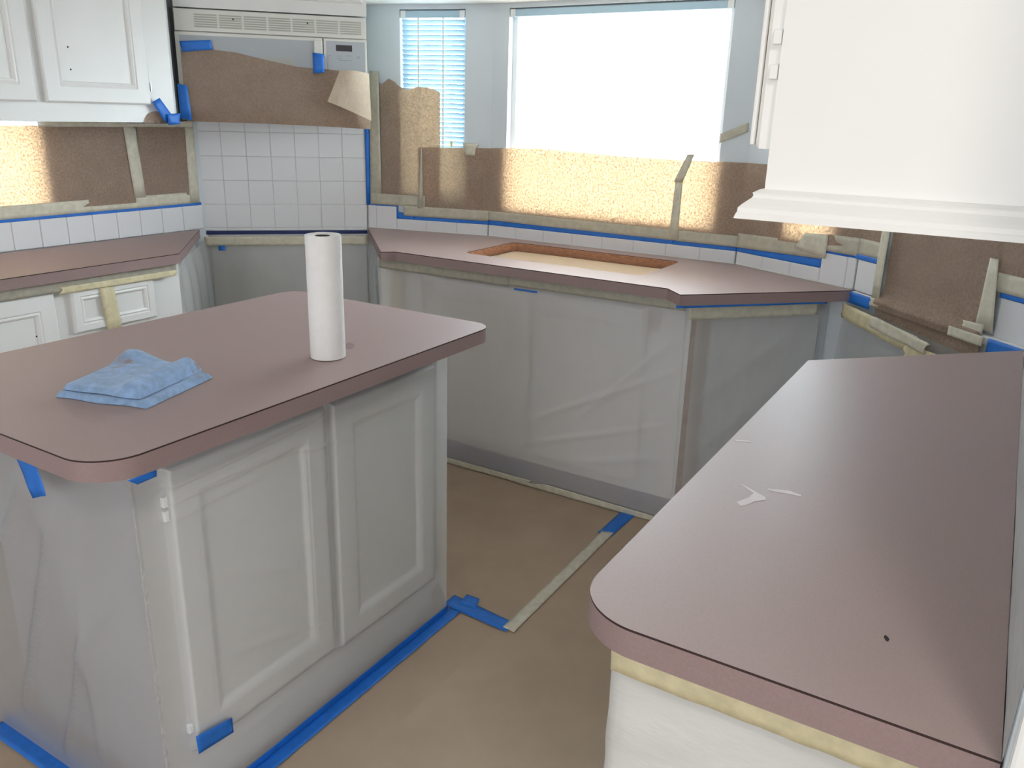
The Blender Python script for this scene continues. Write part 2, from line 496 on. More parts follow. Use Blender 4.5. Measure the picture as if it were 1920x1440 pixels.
def blind(sec, hole, label, lowered):
    a, b, c, d = hole
    t = thing('window_blind', label, 'blind', sec.p((a + b) / 2, c + 0.02, -0.03))
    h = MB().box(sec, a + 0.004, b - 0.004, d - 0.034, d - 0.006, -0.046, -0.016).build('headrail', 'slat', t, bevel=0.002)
    MB().box(sec, a + 0.004, a + 0.028, d - 0.035, d - 0.005, -0.016, -0.0135).build('end_bracket', 'vinyl', h)
    MB().box(sec, b - 0.028, b - 0.004, d - 0.035, d - 0.005, -0.016, -0.0135).build('end_bracket', 'vinyl', h)
    if lowered:
        z = d - 0.05; first = None
        base = sec.p((a + b) / 2, 0, -0.031)
        while z > c + 0.03:
            if first is None:
                mm = MB(); tl = math.radians(-46); hw = 0.0125
                for k in range(2):
                    pass
                pr = [(-hw, -0.0), (0, 0.0025), (hw, 0.0)]
                def fn(u, v):
                    q = -hw + 2 * hw * v
                    zz = 0.0022 * (1 - (q / hw) ** 2)
                    dd = q * math.cos(tl) - zz * math.sin(tl); z2 = q * math.sin(tl) * -1 + zz * math.cos(tl)
                    return sec.p((a + b) / 2 + (u - 0.5) * (b - a - 0.012), z + z2, -0.031 + dd)
                mm.grid(fn, 1, 4)
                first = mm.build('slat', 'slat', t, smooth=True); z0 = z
            else:
                cp = first.copy(); COL.objects.link(cp); cp.parent = t
                cp.location = (0, 0, z - z0)
            z -= 0.0205
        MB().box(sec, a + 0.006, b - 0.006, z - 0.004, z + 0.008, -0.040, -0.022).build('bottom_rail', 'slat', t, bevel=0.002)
        for q in (0.28, 0.66):
            s = a + (b - a) * q
            MB().box(sec, s - 0.004, s + 0.004, z, d - 0.03, -0.0175, -0.0165).build('ladder_tape', 'vinyl', t)
        s = a + (b - a) * 0.80
        MB().tube([sec.p(s, d - 0.03, -0.012), sec.p(s, c + 0.29, -0.012)], 0.0009, 5).build('lift_cord', 'vinyl', t)
        MB().tube([sec.p(s, c + 0.295, -0.012), sec.p(s, c + 0.285, -0.012), sec.p(s, c + 0.27, -0.012)], 0.006, 8).build('cord_tassel', 'tassel', t)
    return t
blind(S_L, H_L, 'lowered white mini blind in the narrow left bay window', True)
blind(S_C, H_C, 'raised white blind headrail at the top of the wide window', False)

# ------------------------------------------------------------------ tiles
tile_cache = {}
def tile(parent, sec, s0, s1, z0, z1, d1=0.0, gap=0.0013):
    w, h = s1 - s0 - gap, z1 - z0 - gap
    key = (round(w, 4), round(h, 4))
    if key not in tile_cache:
        bm = bmesh.new()
        bmesh.ops.create_cube(bm, size=1.0)
        for v in bm.verts:
            v.co = Vector((v.co.x * w, v.co.y * 0.009, v.co.z * h))
        bmesh.ops.bevel(bm, geom=list(bm.edges), offset=0.0022, segments=1, affect='EDGES')
        me = bpy.data.meshes.new('tile'); bm.to_mesh(me); bm.free(); me.materials.append(M['tile'])
        tile_cache[key] = me
    o = bpy.data.objects.new('tile', tile_cache[key]); COL.objects.link(o)
    o.parent = parent
    j = lambda k: random.uniform(-k, k)
    o.location = sec.p((s0 + s1) / 2, (z0 + z1) / 2, d1 - 0.0045 + j(0.0005)) - Vector(parent['_b'])
    o.rotation_euler = (j(0.004), 0, sec.rz + j(0.006))
    return o
T = 0.108; ZC = 0.914
def splash(sec, s0, s1, label, rows):
    t = thing('tile_backsplash', label, 'backsplash', sec.p((s0 + s1) / 2, ZC, -0.01))
    g = MB()
    for (a, b, c, d) in rows:
        g.box(sec, a, b, c, d, -WT + 0.0005, -0.0035)
    g.build('grout', 'grout', t, weld=False)
    if sec in (S_L, S_C, S_R):
        MB().box(sec, s0 + 0.004, s1 - 0.004, ZC + 0.0002, ZC + 0.0030, -0.001, 0.0035).build('caulk_bead', 'cab', t)
    return t
b = splash(S_LEFT, 0.7, 2.55, 'single row of white tiles behind the left counter', [(0.70, 2.548, ZC, ZC + T)])
x = 2.548
while x > 0.75:
    tile(b, S_LEFT, x - T, x, ZC, ZC + T); x -= T
b = splash(S_OVEN, -0.47, 0.286, 'tall grid of white square tiles below the microwave', [(-0.47, 0.286, ZC - 0.014, ZC + 5 * T)])
for i in range(7):
    for k in range(5):
        tile(b, S_OVEN, -0.47 + i * T, -0.47 + (i + 1) * T, ZC + k * T, ZC + (k + 1) * T)
    tile(b, S_OVEN, -0.47 + i * T, -0.47 + (i + 1) * T, ZC - 0.014, ZC, gap=0.001)
b = splash(S_L, 0, LL, 'white tiles stepping down at the left bay wall', [(0.004, 0.155, ZC, ZC + T), (0.155, LL - 0.002, ZC, ZC + 0.051)])
tile(b, S_L, 0.006, 0.047, ZC, ZC + T); tile(b, S_L, 0.047, 0.154, ZC, ZC + T)
for k in range(3): tile(b, S_L, 0.154 + k * 0.1525, 0.154 + (k + 1) * 0.1525, ZC, ZC + 0.051)
b = splash(S_C, 0, LC, 'low row of long white tiles under the wide window', [(0.002, LC - 0.002, ZC, ZC + 0.051)])
for k in range(8): tile(b, S_C, 0.003 + k * (LC - 0.006) / 8, 0.003 + (k + 1) * (LC - 0.006) / 8, ZC, ZC + 0.051)
b = splash(S_R, 0, LR, 'white tiles stepping up at the right bay wall', [(0.002, 0.40, ZC, ZC + 0.051), (0.40, LR - 0.004, ZC, ZC + T)])
for k in range(3): tile(b, S_R, 0.003 + k * 0.1325, 0.003 + (k + 1) * 0.1325, ZC, ZC + 0.051)
tile(b, S_R, 0.4005, 0.508, ZC, ZC + T); tile(b, S_R, 0.508, LR - 0.004, ZC, ZC + T)
b = splash(S_E, 0, 0.11, 'lone white tile past the sink counter end, edged in blue tape', [(0.006, 0.106, ZC + 0.002, ZC + T - 0.002)])
tile(b, S_E, 0.005, 0.112, ZC, ZC + T, 0.002)
b = splash(S_E, 0.62, LE, 'white tiles at the far end of the near right counter', [(0.624, LE - 0.004, ZC, ZC + T - 0.002)])
tile(b, S_E, 0.622, 0.729, ZC - 0.004, ZC + T, 0.002); tile(b, S_E, 0.729, LE - 0.004, ZC - 0.004, ZC + T, 0.002)

# ------------------------------------------------------------------ countertops
def rounded(poly, radii, n=10):
    out = []; L = len(poly)
    for i, (p, r) in enumerate(zip(poly, radii)):
        p = Vector((p[0], p[1])); a = Vector(poly[i - 1][:2]); c = Vector(poly[(i + 1) % L][:2])
        if not r:
            out.append((p.x, p.y)); continue
        u = (a - p).normalized(); w = (c - p).normalized()
        half = math.acos(max(-1, min(1, u.dot(w)))) / 2
        tl = r / math.tan(half)
        cen = p + (u + w).normalized() * (r / math.sin(half))
        t0 = p + u * tl; t1 = p + w * tl
        a0 = math.atan2(*(t0 - cen).yx); a1 = math.atan2(*(t1 - cen).yx)
        da = (a1 - a0 + math.pi) % (2 * math.pi) - math.pi
        for k in range(n + 1):
            w_ = a0 + da * k / n
            out.append((cen.x + r * math.cos(w_), cen.y + r * math.sin(w_)))
    return out

def slab_part(name, outer, hole, z0, z1, mats, parent):
    """polygon slab, optional hole; material 0 on top and bottom, 1 on the sides"""
    bm = bmesh.new(); org = Vector(parent['_b'])
    loops = [outer] + ([hole] if hole else [])
    for z, up in ((z0, False), (z1, True)):
        es = []
        for lp in loops:
            vs = [bm.verts.new(Vector((p[0], p[1], z)) - org) for p in lp]
            es += [bm.edges.new((vs[i], vs[(i + 1) % len(vs)])) for i in range(len(vs))]
        r = bmesh.ops.triangle_fill(bm, edges=es, use_beauty=True, use_dissolve=False)
    for lp in loops:
        n = len(lp)
        for i in range(n):
            a, c = lp[i], lp[(i + 1) % n]
            f = bm.faces.new([bm.verts.new(Vector(q) - org) for q in ((a[0], a[1], z0), (c[0], c[1], z0), (c[0], c[1], z1), (a[0], a[1], z1))])
            f.material_index = 1
    bmesh.ops.remove_doubles(bm, verts=bm.verts, dist=1e-6)
    bmesh.ops.recalc_face_normals(bm, faces=bm.faces)
    me = bpy.data.meshes.new(name); bm.to_mesh(me); bm.free()
    for k in mats: me.materials.append(M[k])
    o = bpy.data.objects.new(name, me); COL.objects.link(o); o.parent = parent; o['_b'] = list(org)
    return o

def counter(label, outer, hole=None):
    cx = sum(p[0] for p in outer) / len(outer); cy = sum(p[1] for p in outer) / len(outer)
    t = thing('countertop', label, 'countertop', (cx, cy, 0.876))
    slab_part('laminate_top', outer, hole, 0.9110, 0.914, ('lam', 'seam'), t)
    slab_part('edge_band', outer, hole, 0.876, 0.9110, ('lamedge', 'lamedge'), t)
    if hole:
        m = MB(); n = len(hole); hc = (sum(p[0] for p in hole) / n, sum(p[1] for p in hole) / n)
        inn = [(p[0] + (hc[0] - p[0]) * 0.006, p[1] + (hc[1] - p[1]) * 0.006) for p in hole]
        for i in range(n):
            j = (i + 1) % n
            m.hexa([(hole[i][0], hole[i][1], 0.877), (hole[j][0], hole[j][1], 0.877), (inn[j][0], inn[j][1], 0.877), (inn[i][0], inn[i][1], 0.877)],
                   [(hole[i][0], hole[i][1], 0.912), (hole[j][0], hole[j][1], 0.912), (inn[j][0], inn[j][1], 0.912), (inn[i][0], inn[i][1], 0.912)])
        m.build('cutout_rim', 'wood', t, weld=False)
    return t
counter('mauve counter along the left wall, ending at the tiled corner', [(0.55, 2.714), (2.035, 2.714), (2.512, 3.190), (0.55, 3.190)])
hole = rounded([(2.765, 1.115), (3.155, 1.115), (3.155, 1.895), (2.765, 1.895)], (0.035,) * 4, 6)
counter('mauve sink counter with an open rectangular sink cutout',
        [(2.5646, 2.1616), (2.6055, 2.1205), (2.6055, 0.957), (2.534, 0.886), (2.9935, 0.4265), (2.998, 0.437), (3.246, 0.925), (3.246, 2.091), (3.086, 2.681), (3.068, 2.664)], hole)
counter('mauve rounded island top holding the paper towel and blue rag',
        rounded([(0.67, 1.1465), (1.8217, 1.1465), (1.8217, 1.8933), (0.67, 1.8933)], (0.085, 0.06, 0.06, 0.085), 28))
counter('mauve near right counter with one big rounded corner',
        rounded([(0.7455, -0.078), (2.430, -0.078), (1.992, 0.364), (0.7455, 0.364)], (0, 0, 0, 0.085), 30))
tag(MB().prism(rounded([(2.772, 1.122), (3.136, 1.122), (3.136, 1.876), (2.772, 1.876)], (0.03,) * 4, 5), 0.8455, 0.879).build('sink_cover_board', 'board'), 'tan board closing the sink cutout from below', 'board')

# ------------------------------------------------------------------ cabinets
def rect_loops(m, sec, s0, s1, z0, z1, loops):
    """nested rectangles: loops = [(inset, depth), ...] joined by faces, last one filled"""
    prev = None
    for (ins, d) in loops:
        cur = [sec.p(s0 + ins, z0 + ins, d), sec.p(s1 - ins, z0 + ins, d), sec.p(s1 - ins, z1 - ins, d), sec.p(s0 + ins, z1 - ins, d)]
        if prev:
            for k in range(4):
                m.face([prev[k], prev[(k + 1) % 4], cur[(k + 1) % 4], cur[k]])
        prev = cur
    return prev

def door(parent, sec, s0, s1, z0, z1, mat, name='door', th=0.019, stile=0.052, knob_holes=None):
    m = MB()
    loops = [(0, 0.0005), (0, th - 0.005), (0.005, th), (stile, th), (stile + 0.004, th - 0.003), (stile + 0.010, th - 0.001),
             (stile + 0.016, th - 0.004), (stile + 0.019, th - 0.010)]
    rect_loops(m, sec, s0, s1, z0, z1, loops)
    d = m.build(name, mat, parent)
    i = stile + 0.0185
    MB().box(sec, s0 + i, s1 - i, z0 + i, z1 - i, 0.001, th - 0.0095).build('panel', mat, d)
    if knob_holes:
        for (s, z) in knob_holes:
            MB().tube([sec.p(s, z, th - 0.010), sec.p(s, z, th - 0.0088)], 0.003, 8).build('screw_hole', 'black', d)
    return d

# island cabinet
t = thing('island_cabinet', 'white two-door island cabinet under clear plastic', 'cabinet', (1.28, 1.55, 0))
m = MB(); m.prism([(0.815, 1.295), (1.765, 1.295), (1.765, 1.88), (0.855, 1.885), (0.855, 1.345), (0.815, 1.345)], 0.09, 0.875); m.build('body', 'cab', t)
MB().prism([(0.83, 1.305), (1.75, 1.305), (1.75, 1.86), (0.865, 1.86), (0.865, 1.335), (0.83, 1.335)], 0.0, 0.09).build('plinth', 'cab', t)
door(t, S_ISL, 0.885, 1.300, 0.155, 0.800, 'cab'); door(t, S_ISL, 1.330, 1.722, 0.145, 0.800, 'cab')
for z in (0.735, 0.705, 0.21):
    MB().box(S_ISL, 0.872, 0.884, z - 0.011, z + 0.011, 0.0, 0.013).build('hinge', 'vinyl', t, bevel=0.001)
MB().box(S_ISL, 0.815, 1.765, 0.815, 0.874, 0.0005, 0.012).build('top_rail', 'cab', t)

# left base cabinet
t = thing('base_cabinet', 'white base cabinet with drawer under the left counter', 'cabinet', (1.4, 2.96, 0))
m = MB(); m.prism([(0.56, 2.757), (2.055, 2.757), (2.47, 3.172), (0.56, 3.172)], 0.09, 0.875); m.build('body', 'cab', t)
MB().abox(0.57, 2.05, 2.80, 3.15, 0.0, 0.09).build('plinth', 'cab', t)
door(t, S_LBASE, 0.62, 1.075, 0.12, 0.832, 'cab'); door(t, S_LBASE, 1.10, 1.545, 0.12, 0.836, 'cab', knob_holes=[(1.46, 0.775), (1.47, 0.70)])
door(t, S_LBASE, 1.605, 1.930, 0.682, 0.836, 'cab', 'drawer_front', stile=0.026, knob_holes=[(1.765, 0.757)])
door(t, S_LBASE, 1.605, 1.930, 0.12, 0.655, 'cab')

# left upper cabinets
t = thing('upper_cabinet', 'white two-door upper cabinet on the left wall', 'cabinet', (1.45, 3.04, 1.388))
m = MB(); m.prism([(0.75, 2.885), (2.205, 2.885), (2.245, 2.925), (2.245, 3.18), (0.75, 3.18)], 1.388, 2.3); m.build('body', 'cab', t)
door(t, S_LUP, 0.80, 1.215, 1.452, 2.25, 'cab'); door(t, S_LUP, 1.245, 1.660, 1.452, 2.25, 'cab')
door(t, S_LUP, 1.692, 2.095, 1.452, 2.25, 'cab', knob_holes=[(1.795, 1.56), (1.795, 1.632)])
MB().box(S_LUP, 2.108, 2.112, 1.50, 1.53, 0.0, 0.003).build('hinge_mark', 'steel', t)

# oven cabinet over the microwave
t = thing('microwave_cabinet', 'white cabinet box above the built-in microwave', 'cabinet', S_MW.p(-0.1, 1.822, -0.15))
m = MB(); m.box(S_MW, -0.47, 0.282, 1.822, 2.3, -0.32, -0.004); m.build('body', 'cab', t)
door(t, Sec(2.65 + 0.004 * Q, 2.65 + 0.004 * Q, (Q, -Q), (-Q, -Q)), -0.45, -0.10, 1.87, 2.28, 'cab'); door(t, Sec(2.65 + 0.004 * Q, 2.65 + 0.004 * Q, (Q, -Q), (-Q, -Q)), -0.085, 0.265, 1.87, 2.28, 'cab')

# sink base cabinet
t = thing('sink_cabinet', 'white sink base cabinet with two doors behind plastic', 'cabinet', (2.95, 1.55, 0))
gab = [(2.715, 2.29), (2.715, 0.905), (2.745, 0.845), (3.05, 0.54), (3.22, 0.94), (3.22, 2.07), (3.09, 2.60)]
MB().prism(gab, 0.10, 0.845).build('body', 'cab', t)
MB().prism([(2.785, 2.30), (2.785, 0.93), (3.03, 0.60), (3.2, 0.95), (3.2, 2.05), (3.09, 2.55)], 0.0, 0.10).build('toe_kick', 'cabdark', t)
door(t, S_SINK, 1.535, 2.005, 0.14, 0.815, 'cab'); door(t, S_SINK, 1.055, 1.515, 0.14, 0.815, 'cab')
MB().box(S_SINK, 0.905, 2.29, 0.825, 0.872, -0.02, 0.002).build('top_rail', 'cab', t)
for s in (2.03, 1.035):
    MB().box(S_SINK, s - 0.022, s + 0.022, 0.735, 0.80, 0.0, 0.004).build('hinge_plate', 'strip', t)
MB().hexa([(2.716, 0.90, 0.02), (2.71, 0.897, 0.02), (2.735, 0.84, 0.02), (2.746, 0.845, 0.02)],
          [(2.716, 0.90, 0.87), (2.71, 0.897, 0.87), (2.735, 0.84, 0.87), (2.746, 0.845, 0.87)]).build('edge_strip', 'strip', t)

# near right base cabinet
t = thing('peninsula_cabinet', 'white cabinet under the near right counter, wrapped in plastic', 'cabinet', (1.4, 0.12, 0))
MB().prism([(0.812, -0.074), (2.36, -0.074), (1.98, 0.305), (0.812, 0.305)], 0.0, 0.874).build('body', 'cab', t)
MB().abox(0.806, 0.812, 0.255, 0.305, 0.0, 0.874).build('corner_stile', 'cab', t)

# right upper cabinet, with crown-like rail round its foot
t = thing('upper_cabinet', 'large white upper cabinet with a moulded bottom rail over the near counter', 'cabinet', (1.5, 0.09, 1.346))
MB().abox(1.0, 1.98, -0.088, 0.259, 1.379, 2.3).build('body', 'cabwarm', t)
prof = [(0.0, 0.0), (0.004, 0.0), (0.0108, -0.004), (0.0096, -0.0067), (0.0108, -0.0098), (0.0135, -0.012), (0.019, -0.0168), (0.0227, -0.021), (0.023, -0.026), (0.0242, -0.028), (0.0258, -0.0335), (0.0, -0.0335)]
path = [((1.0, -0.088), (-1, 0)), ((1.0, 0.259), (-1, 1)), ((1.98, 0.259), (0, 1))]
m = MB()
def mpt(pi, k):
    (px, py), (nx, ny) = path[pi]; o, dz = prof[k]
    return (px + nx * o, py + ny * o, 1.379 + dz)
for a in range(2):
    for k in range(len(prof) - 1):
        m.face([mpt(a, k), mpt(a + 1, k), mpt(a + 1, k + 1), mpt(a, k + 1)])
m.build('bottom_moulding', 'cabwarm', t)
MB().abox(1.0, 1.98, -0.088, 0.259, 1.346, 1.379).build('bottom_rail', 'cabwarm', t)
for (a, c) in ((1.012, 1.475), (1.495, 1.965)):
    d = door(t, S_RUP, a, c, 1.424, 2.26, 'cabwarm', th=0.021)
    MB().box(S_RUP, a, c, 1.428, 2.256, 0.0225, 0.0275).build('raised_bead', 'cabwarm', d, bevel=0.002)
for z in (1.545, 1.508):
    MB().box(S_RUP, 1.003, 1.0118, z - 0.008, z + 0.008, 0.002, 0.012).build('hinge', 'cabwarm', t, bevel=0.001)

# ------------------------------------------------------------------ microwave
t = thing('microwave', 'white built-in microwave with vent grille and dark display', 'microwave', S_MW.p(-0.1, 1.398, -0.15))
MB().box(S_MW, -0.474, 0.278, 1.398, 1.818, -0.325, -0.012).build('body', 'mwwhite', t)
MB().box(S_MW, -0.486, -0.4742, 1.39, 1.818, -0.2, -0.001).build('side_gap', 'black', t)
g = MB().box(S_MW, -0.470, 0.278, 1.735, 1.815, -0.012, 0.004).build('vent_grille', 'mwwhite', t, bevel=0.002)
for c in range(7):
    s0 = -0.395 + c * 0.0945
    for k in range(6):
        z = 1.750 + k * 0.0088
        MB().box(S_MW, s0, s0 + 0.086, z, z + 0.0052, 0.0042, 0.0052).build('louvre', 'mwslot', g)
for (s, z) in ((-0.247, 1.785), (0.042, 1.785)):
    MB().tube([S_MW.p(s, z, 0.004), S_MW.p(s, z, 0.0066)], 0.0035, 8).build('screw', 'black', g)
d = MB().box(S_MW, -0.472, 0.098, 1.402, 1.731, -0.012, 0.012).build('door', 'mwwhite', t, bevel=0.003)
MB().box(S_MW, -0.455, 0.062, 1.415, 1.719, 0.0122, 0.0138).build('door_glass', 'mwgrey', d)
MB().box(S_MW, -0.15, -0.02, 1.60, 1.648, 0.014, 0.0146).build('window_mesh', 'mwslot', d)
MB().box(S_MW, 0.064, 0.097, 1.405, 1.722, 0.0122, 0.020).build('handle_strip', 'mwwhite', d, bevel=0.003)
c = MB().box(S_MW, 0.103, 0.278, 1.402, 1.731, -0.012, 0.010).build('control_panel', 'mwwhite', t, bevel=0.003)
MB().box(S_MW, 0.113, 0.270, 1.410, 1.722, 0.0102, 0.0108).build('control_face', 'mwgrey', c)
MB().box(S_MW, 0.152, 0.218, 1.684, 1.708, 0.0109, 0.0118).build('display', 'display', c)
for (s, z, w) in ((0.127, 1.665, 0.012), (0.165, 1.665, 0.018), (0.203, 1.667, 0.020), (0.243, 1.665, 0.012), (0.165, 1.655, 0.016), (0.178, 1.648, 0.030), (0.205, 1.649, 0.022), (0.243, 1.660, 0.010)):
    MB().box(S_MW, s - w / 2, s + w / 2, z - 0.0016, z + 0.0016, 0.0109, 0.0114).build('button_print', 'print', c)

# ------------------------------------------------------------------ papers
def interp(xs, x):
    for (a, b), (c, d) in zip(xs, xs[1:]):
        if x <= c:
            return b + (d - b) * (x - a) / (c - a) if c > a else d
    return xs[-1][1]

def sheet_path(segs):
    """segs: [(Sec, s0, s1), ...] -> function u(metres) -> (sec, s)"""
    tot = [0]
    for (_, a, b) in segs: tot.append(tot[-1] + (b - a))
    def f(u):
        for i, (sec, a, b) in enumerate(segs):
            if u <= tot[i + 1] + 1e-9 or i == len(segs) - 1:
                return sec, a + (u - tot[i])
    return f, tot[-1]

def wall_paper(label, segs, top, bot, d=-0.004, name='kraft_paper', mat='kraft', wob=0.0015, nv=14, du=0.015, seed=1.0, group='brown masking paper'):
    f, L = sheet_path(segs); nu = max(4, int(L / du))
    tf = top if callable(top) else (lambda u: top)
    bf = bot if callable(bot) else (lambda u: bot)
    def fn(a, b):
        u = a * L; sec, s = f(u); z = bf(u) + (tf(u) - bf(u)) * b
        p = sec.p(s, z, 0)
        return sec.p(s, z, d + wob * (1 + nz(p, 9, seed)) * 1.0 + wob * 2 * nz(p, 3, seed + 4))
    o = MB().grid(fn, nu, nv).build(name, mat, smooth=True)
    return tag(o, label, 'paper', group)

# left wall: sheet over the short window, and a small one by the tiles
wall_paper('brown paper over the left window, glowing at its left end', [(S_LEFT, 1.0, 2.215)], 1.366, 1.055, seed=2)
wall_paper('small brown paper square beside the tiled corner', [(S_LEFT, 2.255, 2.492)], 1.366, 1.070, seed=3)
# narrow left bay window: tall sheet with a torn wavy top
prof_t = [(0, 1.575), (0.02, 1.572), (0.045, 1.596), (0.075, 1.583), (0.10, 1.560), (0.14, 1.548), (0.19, 1.562), (0.235, 1.560), (0.27, 1.552), (0.296, 1.540)]
wall_paper('tall brown sheet with torn wavy top over the narrow window', [(S_L, 0.075, 0.374)], lambda u: interp(prof_t, u), 1.05, d=-0.008, wob=0.002, seed=5)
# long sheet wrapping the bay below the wide window
wall_paper('long brown sheet across the bay, glowing under the wide window', [(S_L, 0.268, LL), (S_C, 0.0, LC), (S_R, 0.0, 0.22)],
           lambda u: interp([(0, 1.298), (0.35, 1.306), (0.6, 1.318), (1.0, 1.302), (1.3, 1.30), (1.75, 1.305)], u), 1.012, d=-0.002, wob=0.001, seed=7)
wall_paper('short brown sheet right of the wide window, below the right upper cabinet', [(S_R, 0.20, LR), (S_E, 0.0, 0.105)], 1.24, lambda u: interp([(0, 1.035), (0.15, 1.04), (0.46, 1.075)], u), d=0.0, wob=0.002, seed=9)
# right diagonal wall: big sheet bulging over the rounded ledge
def rp(a, b):
    s = 0.142 + a * 0.452
    zt, zb = 1.20, 0.80
    z = zb + (zt - zb) * b
    bulge = 0.034 * math.exp(-((z - 0.902) / 0.016) ** 2) + (0.018 if z < 0.89 else 0) + 0.010 * max(0, (0.96 - z) / 0.05) * (z > 0.91)
    p = S_E.p(s, z)
    return S_E.p(s, z, -0.006 + bulge + 0.004 * nz(p, 5, 3) + 0.002 * nz(p, 14, 8))
tag(MB().grid(rp, 40, 60).build('kraft_paper', 'kraft', smooth=True), 'large brown sheet bulging over the ledge on the right wall', 'paper', 'brown masking paper')
wall_paper('dark brown sheet at the right edge, above the end tiles', [(S_E, 0.60, LE)], 1.25, 1.075, d=0.004, seed=13)
struct(MB().box(S_E, 0.0, LE, 0.886, 0.912, -WT, 0.016).build('trim_2', 'cab', bevel=0.006), 'rounded white ledge along the right diagonal wall', 'ledge')

# paper hung over the microwave front
TOPM = [(-0.452, 1.662), (-0.33, 1.668), (-0.24, 1.660), (-0.12, 1.636), (0.0, 1.615), (0.10, 1.612), (0.17, 1.605), (0.285, 1.600)]
def mwp(a, b):
    s = -0.452 + a * 0.737
    zt = interp(TOPM, s); zb = 1.392 + 0.006 * math.sin(a * 2.6) - 0.018 * a
    z = zb + (zt - zb) * b
    k = max(0.0, 1 - b / 0.30)
    d = 0.020 + 0.020 * math.sin(min(1, (1 - b) * 1.4) * math.pi * 0.5) - 0.022 * k ** 2.2 + 0.006 * (1 - b) * math.sin(a * 5)
    # crumpled flap at the right: a facet that turns up to the light
    q = (s - 0.10) / 0.185
    if q > 0:
        e = (1 - b) * 1.35 - (1 - q) * 0.95
        ridge = max(0.0, 1 - abs(q * 0.9 - (1 - b) * 0.55 - 0.15) * 3.2)
        d += 0.012 * ridge + 0.016 * math.sin(q * math.pi) * b
        if q > 0.9: d -= 0.10 * (q - 0.9) ** 1.2
    p = S_MW.p(s, z)
    return S_MW.p(s, z, d + 0.002 * nz(p, 8, 2))
tag(MB().grid(mwp, 60, 40).build('kraft_paper', 'kraft', smooth=True), 'brown paper taped over the microwave door, curling under', 'paper', 'brown masking paper')
# loose folded flap; its lit face is given by the paler paper colour
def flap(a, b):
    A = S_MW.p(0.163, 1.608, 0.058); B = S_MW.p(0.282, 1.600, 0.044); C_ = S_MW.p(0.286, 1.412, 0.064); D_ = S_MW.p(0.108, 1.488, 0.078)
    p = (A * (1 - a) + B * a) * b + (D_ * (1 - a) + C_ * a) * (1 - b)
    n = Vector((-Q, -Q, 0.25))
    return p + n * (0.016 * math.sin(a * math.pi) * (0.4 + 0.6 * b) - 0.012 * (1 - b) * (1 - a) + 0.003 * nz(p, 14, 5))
tag(MB().grid(flap, 16, 16).build('paper_flap', 'kraftlit', smooth=True), 'pale creased paper flap at the right end of the microwave paper', 'paper')

# torn paper corner tucked under the left cabinet tape
def tuck(a, b):
    r = 0.058 * b; w = math.pi * a
    return S_LUP.p(2.118 + r * math.cos(w) * 0.9, 1.384 + r * 0.78 * math.sin(w), 0.006 + 0.004 * math.sin(w * 2))
tag(MB().grid(tuck, 12, 5).build('paper_scrap', 'kraft', smooth=True), 'small brown paper scrap under the tape at the left cabinet corner', 'paper')

# floor papers: two sheets meeting at the taped seam
def floor_sheet(label, x0, x1, y0, y1, z, seed):
    def fn(a, b):
        x = x0 + (x1 - x0) * a; y = y0 + (y1 - y0) * b
        return (x, y, z + 0.0008 * nz((x, y, 0), 3, seed))
    return tag(MB().grid(fn, 60, 40).build('floor_paper', 'kraftfloor', smooth=True), label, 'paper', 'brown floor paper')
floor_sheet('brown floor paper around the island and under the sink film', -1.5, 2.78, 1.075, 3.0, 0.0, 1)
floor_sheet('brown floor paper in the aisle beside the near right counter', -1.5, 2.78, -1.2, 1.085, 0.0022, 2)

# ------------------------------------------------------------------ plastic film
def film_obj(label, fn, nu, nv, mat='film', name='plastic_sheet'):
    o = MB().grid(fn, nu, nv).build(name, mat, smooth=True)
    return tag(o, label, 'plastic sheet', 'masking film')

def fold(u, v, lines):
    """sum of soft creases; line = (u0, v0, u1, v1, width, height)"""
    r = 0
    for (a, b, c, d, w, h) in lines:
        dx, dy = c - a, d - b; L2 = dx * dx + dy * dy
        t = max(0, min(1, ((u - a) * dx + (v - b) * dy) / L2))
        q = math.hypot(u - a - t * dx, v - b - t * dy)
        r += h * math.exp(-(q / w) ** 2) * math.sin(math.pi * min(1, max(0.02, t)))** 0.5
    return r

# island wrap: near end hanging from the counter edge, front clinging to the doors, far end
def sst(e0, e1, x):
    t = max(0.0, min(1.0, (x - e0) / (e1 - e0)))
    return t * t * (3 - 2 * t)
def door_relief(s, z, doors, soft=0.010):
    h = 0.0
    for (s0, s1, z0, z1) in doors:
        e = min(s - s0, s1 - s, z - z0, z1 - z)
        o = sst(-soft, 0.002, e) * 0.019
        q = e - 0.060
        o -= 0.0085 * sst(-0.004, 0.022, q) * (1.0 if e > 0 else 0.0)
        h = max(h, o)
    return h
ISL_DOORS = [(0.885, 1.300, 0.155, 0.800), (1.330, 1.722, 0.145, 0.800)]
def island_near(a, b):
    y = 1.274 + a * 0.655; z = 0.003 + b * 0.870
    out = sst(0.0, 0.16, y - 1.274)
    x = 0.803 - out * (0.014 + 0.095 * b ** 1.3)
    cr = fold(y - 1.27, z, [(0.08, 0.80, 0.50, 0.10, 0.008, 0.014), (0.14, 0.84, 0.56, 0.35, 0.010, 0.014), (0.05, 0.60, 0.36, 0.03, 0.008, 0.012), (0.06, 0.85, 0.20, 0.10, 0.012, 0.007), (0.25, 0.86, 0.60, 0.55, 0.012, 0.007)])
    return (x - (cr + 0.006 * nz((y, z, 0), 5, 2)) * min(1, (y - 1.274) / 0.04) * min(1, z / 0.06), y, z)
